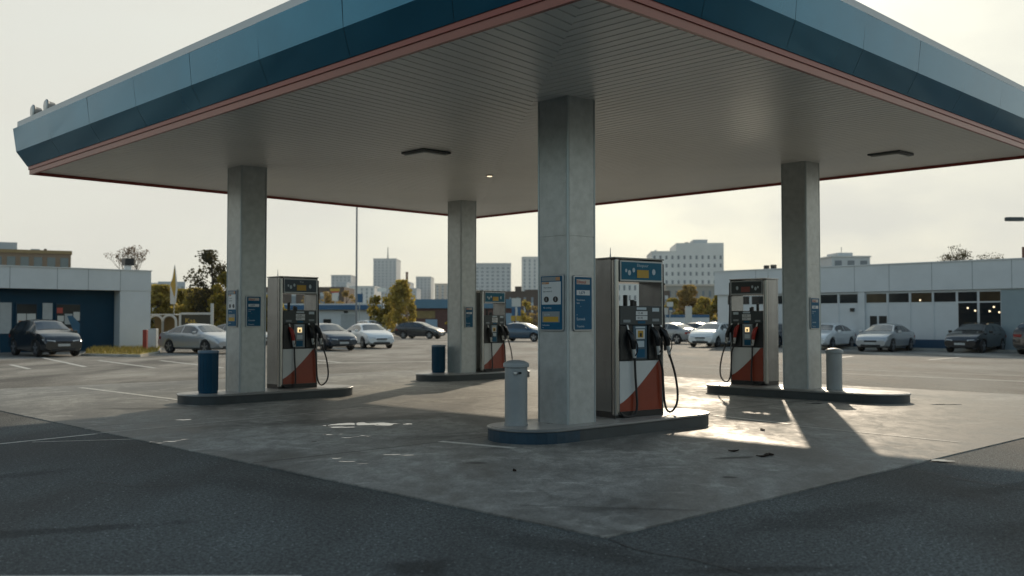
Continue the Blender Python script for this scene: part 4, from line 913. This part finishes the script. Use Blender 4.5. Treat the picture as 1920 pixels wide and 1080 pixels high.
def bare(px, py_top, Y, wpx, label, seed, m_=BARK, tuft=None):
    rnd = random.Random(seed); a = AT(px, py_top, Y); H = a.z; s = Y / F; Rw = wpx * s / 2
    t = thing('bare_tree', label, 'tree', (a.x, Y, 0)); tk = MB(); ends = []
    def br(p, d, ln, r, dep):
        q = p + d * ln; m = p.lerp(q, .5) + Vector((rnd.uniform(-.06, .06), 0, rnd.uniform(-.03, .05))) * ln
        tk.tube([p, m, q], [r, r * .8, r * .55], 5)
        if dep == 0: ends.append(q); return
        for k in range(rnd.choice((2, 3, 3))):
            e = (d + Vector((rnd.uniform(-.5, .5), rnd.uniform(-.5, .5), rnd.uniform(.0, .6)))).normalized(); br(q, e, ln * rnd.uniform(.58, .82), r * .55, dep - 1)
    zb = H * .42
    tk.tube([(0, 0, 0), (0, 0, zb)], [H * .02, H * .015], 8)
    for k in range(6):
        a_ = k * 1.05 + rnd.uniform(-.3, .3); d = Vector((math.cos(a_) * Rw * .42, math.sin(a_) * Rw * .35, (H - zb) * .95)); br(Vector((0, 0, zb - rnd.uniform(0, .5))), d.normalized(), (H - zb) * .36, H * .008, 3)
    tk.build('trunk', m_, t)
    if tuft:
        cr_ = MB()
        for q in ends:
            for k in range(5):
                p = q + Vector((rnd.gauss(0, .1), rnd.gauss(0, .1), rnd.gauss(0, .1))); e = Euler((rnd.uniform(0, 6.28), rnd.uniform(0, 6.28), 0)).to_matrix()
                cr_.quad(*[p + e @ Vector(v) * .1 for v in ((-.5, -.3, 0), (.5, -.3, 0), (.5, .3, 0), (-.5, .3, 0))])
        cr_.build('crown', tuft, t)
TRB = mat('twig_brown', (.13, .095, .06), .9)
bare(246, 460, 80, 78, 'thin bare tree behind the dark blue shop roof', 3, TRB, leafmat('leaf_brown', (.15, .095, .05), (.09, .06, .035)))
bare(1791, 462, 80, 44, 'dark bare tree behind the white right building', 8, BARK, LD); bare(1862, 470, 82, 24, 'small dark bare tree behind the right building near the brown chimney', 9, BARK, LD)
tree(398, 470, 74, 104, 'tall dark open crowned tree left of the left column', LD, 21, 3400, .15, 44, .3, name='tall_tree')
tree(425, 512, 72, 60, 'yellowing tree partly hidden by the left column', LG, 22, 3000, .22, 30, .2)
for px, top_, Y, w_, lab, lf, sd in ((300, 536, 78, 84, 'ochre bush nearest the dark blue shop corner', LY, 31), (338, 544, 80, 84, 'olive bush right behind the feather banner', LG, 32), (372, 542, 77, 88, 'yellowing bush under the tall dark tree', LY, 33), (408, 552, 76, 84, 'dark olive bush left of the left column', LG, 34), (500, 555, 90, 70, 'olive bush glimpsed right of the left column', LG, 41)):
    tree(px, top_, Y, w_, lab, lf, sd, 6000, .24, 60, .1, 'bush', 'autumn_bush', zlow=.3)
tree(752, 526, 96, 74, 'bright yellow pointed autumn tree behind the pale sport utility', LY, 51, 3600, .22, 50, .2, zlow=.7, droop=1)
tree(718, 552, 99, 66, 'olive tree touching the bright yellow autumn tree', LG, 52, 2600, .24, 22, .2, zlow=.6)
tree(612, 548, 130, 46, 'ochre tree above the kiosk roof beside the left pump', LO, 53, 1200, .2, 20, .25); tree(650, 545, 135, 40, 'brownish tree behind the lamp pole above the kiosk roof', LO, 54, 1100, .2, 18, .25)
tree(985, 560, 104, 36, 'small yellow tree right of the white and blue pylon sign', LY, 55, 900, .18, 14, .2); tree(845, 590, 110, 22, 'small yellow shrub at the foot of the farthest column', LY, 56, 500, .16, 10, .1, 'bush', 'autumn_bush', zlow=.2)
tree(1291, 536, 124, 58, 'ochre tree between the largest pump and the white pylon', LO, 57, 2800, .3, 30, .25); tree(1262, 560, 122, 40, 'low ochre tree behind the blue striped wall', LY, 58, 1600, .3, 18, .2); tree(1322, 558, 120, 56, 'yellow tree above the white crossover', LY, 59, 2400, .3, 26, .15); tree(1350, 552, 118, 40, 'dark yellow tree at the left end of the white right building', LG, 60, 1800, .3, 20, .15)
for px, top_, Y, w_, lab, sd in ((1000, 574, 150, 40, 'brown bush in front of the long brown building', 61), (575, 556, 125, 44, 'brown bush right of the left pump header', 62)): tree(px, top_, Y, w_, lab, LO, sd, 900, .22, 16, .1, 'bush', 'autumn_bush', zlow=.3)
# unseen buildings and trees, added so glossy fascia, steel and paint mirror dark shapes
t = thing('unseen_building', 'unseen brown building added left of the frame to darken mirrored steel', 'building', (-42, 4, 0), R(78))
wbox(t, 'wall', -26, 22, 0, 6.2, 0, 14, BRWN); wbox(t, 'roof', -26.3, 22.3, 6.2, 6.5, -.4, 14.3, TW[0]); grid(t, 44, 6, 9, 1.0, 4.6, 1, WINDARK, .5, .6)
t = thing('brick_building', 'unseen dark brick block added behind the viewer to darken reflections', 'building', (8, -34, 0), R(180))  # added out of view, hides the bright low sky from paint reflections
wbox(t, 'wall', -46, 46, 0, 8.5, 0, 14, mat('dark_brick', (.05, .035, .03), .8, noise=(.6, .2))); wbox(t, 'roof', -46.3, 46.3, 8.5, 8.9, -.4, 14.3, TW[0]); grid(t, 90, 8, 14, .8, 7.8, 2, WINDARK, .4, .6)
for x, y, h_, w_, sd, lab in ((-47, 40, 12.5, 5, 71, 'unseen tall loose tree left of the frame, first from the street'), (-56, 38, 10, 5, 72, 'unseen tall loose tree left of the frame, second from the street'), (-30, 4, 8, 5, 73, 'unseen tall loose tree added left of the frame, beside the brown building'), (44, 14, 10, 6, 74, 'unseen tall tree added right of the frame'), (-16, -24, 9, 7, 75, 'unseen tall tree added behind the viewer, left'), (22, -22, 10, 7, 76, 'unseen tall tree added behind the viewer, right')):
    o = tree(960, 600 - (h_ - 1.6) / 50 * F, 50, w_ / 50 * F, lab, LD, sd, 1500, .3, 26, .3, name='unseen_tree'); o.location = (x, y, 0)
# lettering becomes real mesh
bpy.context.view_layer.update(); dg = bpy.context.evaluated_depsgraph_get()
for o in TEXTS:
    if not o.data.body: bpy.data.objects.remove(o); continue
    nm = o.name.split('.')[0]; me = bpy.data.meshes.new_from_object(o.evaluated_get(dg)); par, mw = o.parent, (o.location.copy(), o.rotation_euler.copy(), o.scale.copy())
    bpy.data.objects.remove(o)
    q = bpy.data.objects.new(nm, me); COL.objects.link(q); q.parent = par; q.location, q.rotation_euler, q.scale = mw
# ---------------------------------------------------------------- air
hz = MB().box(-2540, 2540, -190, 2540, -1.2, 110).build('haze', mat('haze_air', (1, 1, 1)))
tag(hz, 'warm hazy air over the forecourt and the city', None, None, 'stuff')
hm = bpy.data.materials['haze_air']; hn = hm.node_tree.nodes; hn.remove(hn['Principled BSDF'])
pv = hn.new('ShaderNodeVolumePrincipled'); pv.inputs['Color'].default_value = (.97, .95, .90, 1); pv.inputs['Density'].default_value =   .00012; pv.inputs['Anisotropy'].default_value = .1
hm.node_tree.links.new(pv.outputs[0], hn['Material Output'].inputs['Volume'])
# ---------------------------------------------------------------- light
EL, AZ = R(22.5), R(13.5)
w = bpy.data.worlds.new('World'); scene.world = w; w.use_nodes = True; N = w.node_tree.nodes; L = w.node_tree.links
sky = N.new('ShaderNodeTexSky'); sky.sky_type = 'NISHITA'; sky.sun_disc = False; sky.sun_elevation = EL; sky.sun_rotation = AZ
sky.air_density = 1.0; sky.dust_density = 2.0; sky.ozone_density = 1.2; sky.altitude = 0
tc = N.new('ShaderNodeTexCoord'); mp = N.new('ShaderNodeMapping'); mp.inputs['Scale'].default_value = (1, 1, 2.6); L.new(tc.outputs['Generated'], mp.inputs[0])
nz = N.new('ShaderNodeTexNoise'); nz.inputs['Scale'].default_value = 2.3; nz.inputs['Detail'].default_value = 7; nz.inputs['Roughness'].default_value = .52; L.new(mp.outputs[0], nz.inputs['Vector'])
def mr(x, a, b, c, d):
    r = N.new('ShaderNodeMapRange'); r.inputs[1].default_value = a; r.inputs[2].default_value = b; r.inputs[3].default_value = c; r.inputs[4].default_value = d; L.new(x, r.inputs[0]); return r.outputs[0]
sp_ = N.new('ShaderNodeSeparateXYZ'); L.new(tc.outputs['Generated'], sp_.inputs[0])
veil = mr(sp_.outputs['Z'], .44, .80, 1.0, .05)                 # thin high cloud: thick towards the horizon, thin overhead
back_ = mr(sp_.outputs['Y'], -.4, .3, .35, 1.)                    # and thinner away from the sun
vm_ = N.new('ShaderNodeMath'); vm_.operation = 'MULTIPLY'; L.new(veil, vm_.inputs[0]); L.new(back_, vm_.inputs[1])
va_ = N.new('ShaderNodeMath'); va_.operation = 'MULTIPLY'; L.new(vm_.outputs[0], va_.inputs[0]); L.new(mr(nz.outputs['Fac'], .36, .60, .93, 1.0), va_.inputs[1])
hs = N.new('ShaderNodeHueSaturation'); hs.inputs['Saturation'].default_value = 1.0; L.new(sky.outputs[0], hs.inputs['Color'])
cm = N.new('ShaderNodeMix'); cm.data_type = 'RGBA'; cm.blend_type = 'MIX'; L.new(va_.outputs[0], cm.inputs['Factor']); tn = N.new('ShaderNodeVectorMath'); tn.operation = 'MULTIPLY'; tn.inputs[1].default_value = (.94, 1.06, .95); L.new(hs.outputs[0], tn.inputs[0]); L.new(tn.outputs[0], cm.inputs['A']); sv = N.new('ShaderNodeVectorMath'); sv.operation = 'DOT_PRODUCT'; L.new(tc.outputs['Generated'], sv.inputs[0]); sv.inputs[1].default_value = (math.sin(AZ) * math.cos(EL), math.cos(AZ) * math.cos(EL), math.sin(EL))
mx0 = N.new('ShaderNodeMath'); mx0.operation = 'MAXIMUM'; mx0.inputs[1].default_value = 0.; L.new(sv.outputs['Value'], mx0.inputs[0])
pw = N.new('ShaderNodeMath'); pw.operation = 'POWER'; pw.inputs[1].default_value = 110.; L.new(mx0.outputs[0], pw.inputs[0])
au = N.new('ShaderNodeMath'); au.operation = 'MULTIPLY_ADD'; L.new(pw.outputs[0], au.inputs[0]); au.inputs[1].default_value = 1.5; au.inputs[2].default_value = 1.   # bright aureole of thin cloud round the sun
cv = N.new('ShaderNodeVectorMath'); cv.operation = 'SCALE'; cv.inputs[0].default_value = (4.15, 4.12, 3.72); L.new(au.outputs[0], cv.inputs['Scale']); L.new(cv.outputs[0], cm.inputs['B'])
bg = N['Background']; L.new(cm.outputs['Result'], bg.inputs['Color']); bg.inputs['Strength'].default_value = .15
sd = bpy.data.lights.new('sun', 'SUN'); sd.energy = 2.1; sd.angle = R(.7); sd.color = (1, .84, .64)
so = bpy.data.objects.new('sun', sd); COL.objects.link(so)
dirv = Vector((math.sin(AZ) * math.cos(EL), math.cos(AZ) * math.cos(EL), math.sin(EL))); so.rotation_euler = (-dirv).to_track_quat('-Z', 'Y').to_euler(); so.location = dirv * 60
# ---------------------------------------------------------------- camera
cd = bpy.data.cameras.new('camera'); co = bpy.data.objects.new('camera', cd); COL.objects.link(co); scene.camera = co
cd.sensor_width = 36; cd.lens = 36 * F / 1920; co.location = (0, 0, CAM_H); co.rotation_euler = (R(90) + PITCH, 0, 0); cd.clip_end = 5000; cd.clip_start = .1
cd.dof.use_dof = True; cd.dof.focus_distance = 13.6; cd.dof.aperture_fstop = 1.5
scene.view_settings.view_transform = 'Standard'; scene.view_settings.look = 'None'; scene.view_settings.gamma = 1; scene.view_settings.exposure = .32
scene.render.engine = 'CYCLES'
cy = scene.cycles; cy.max_bounces = 6; cy.diffuse_bounces = 3; cy.glossy_bounces = 3; cy.volume_bounces = 0; cy.transparent_max_bounces = 8; cy.sample_clamp_indirect = 6; cy.use_denoising = True; cy.caustics_reflective = False; cy.caustics_refractive = False
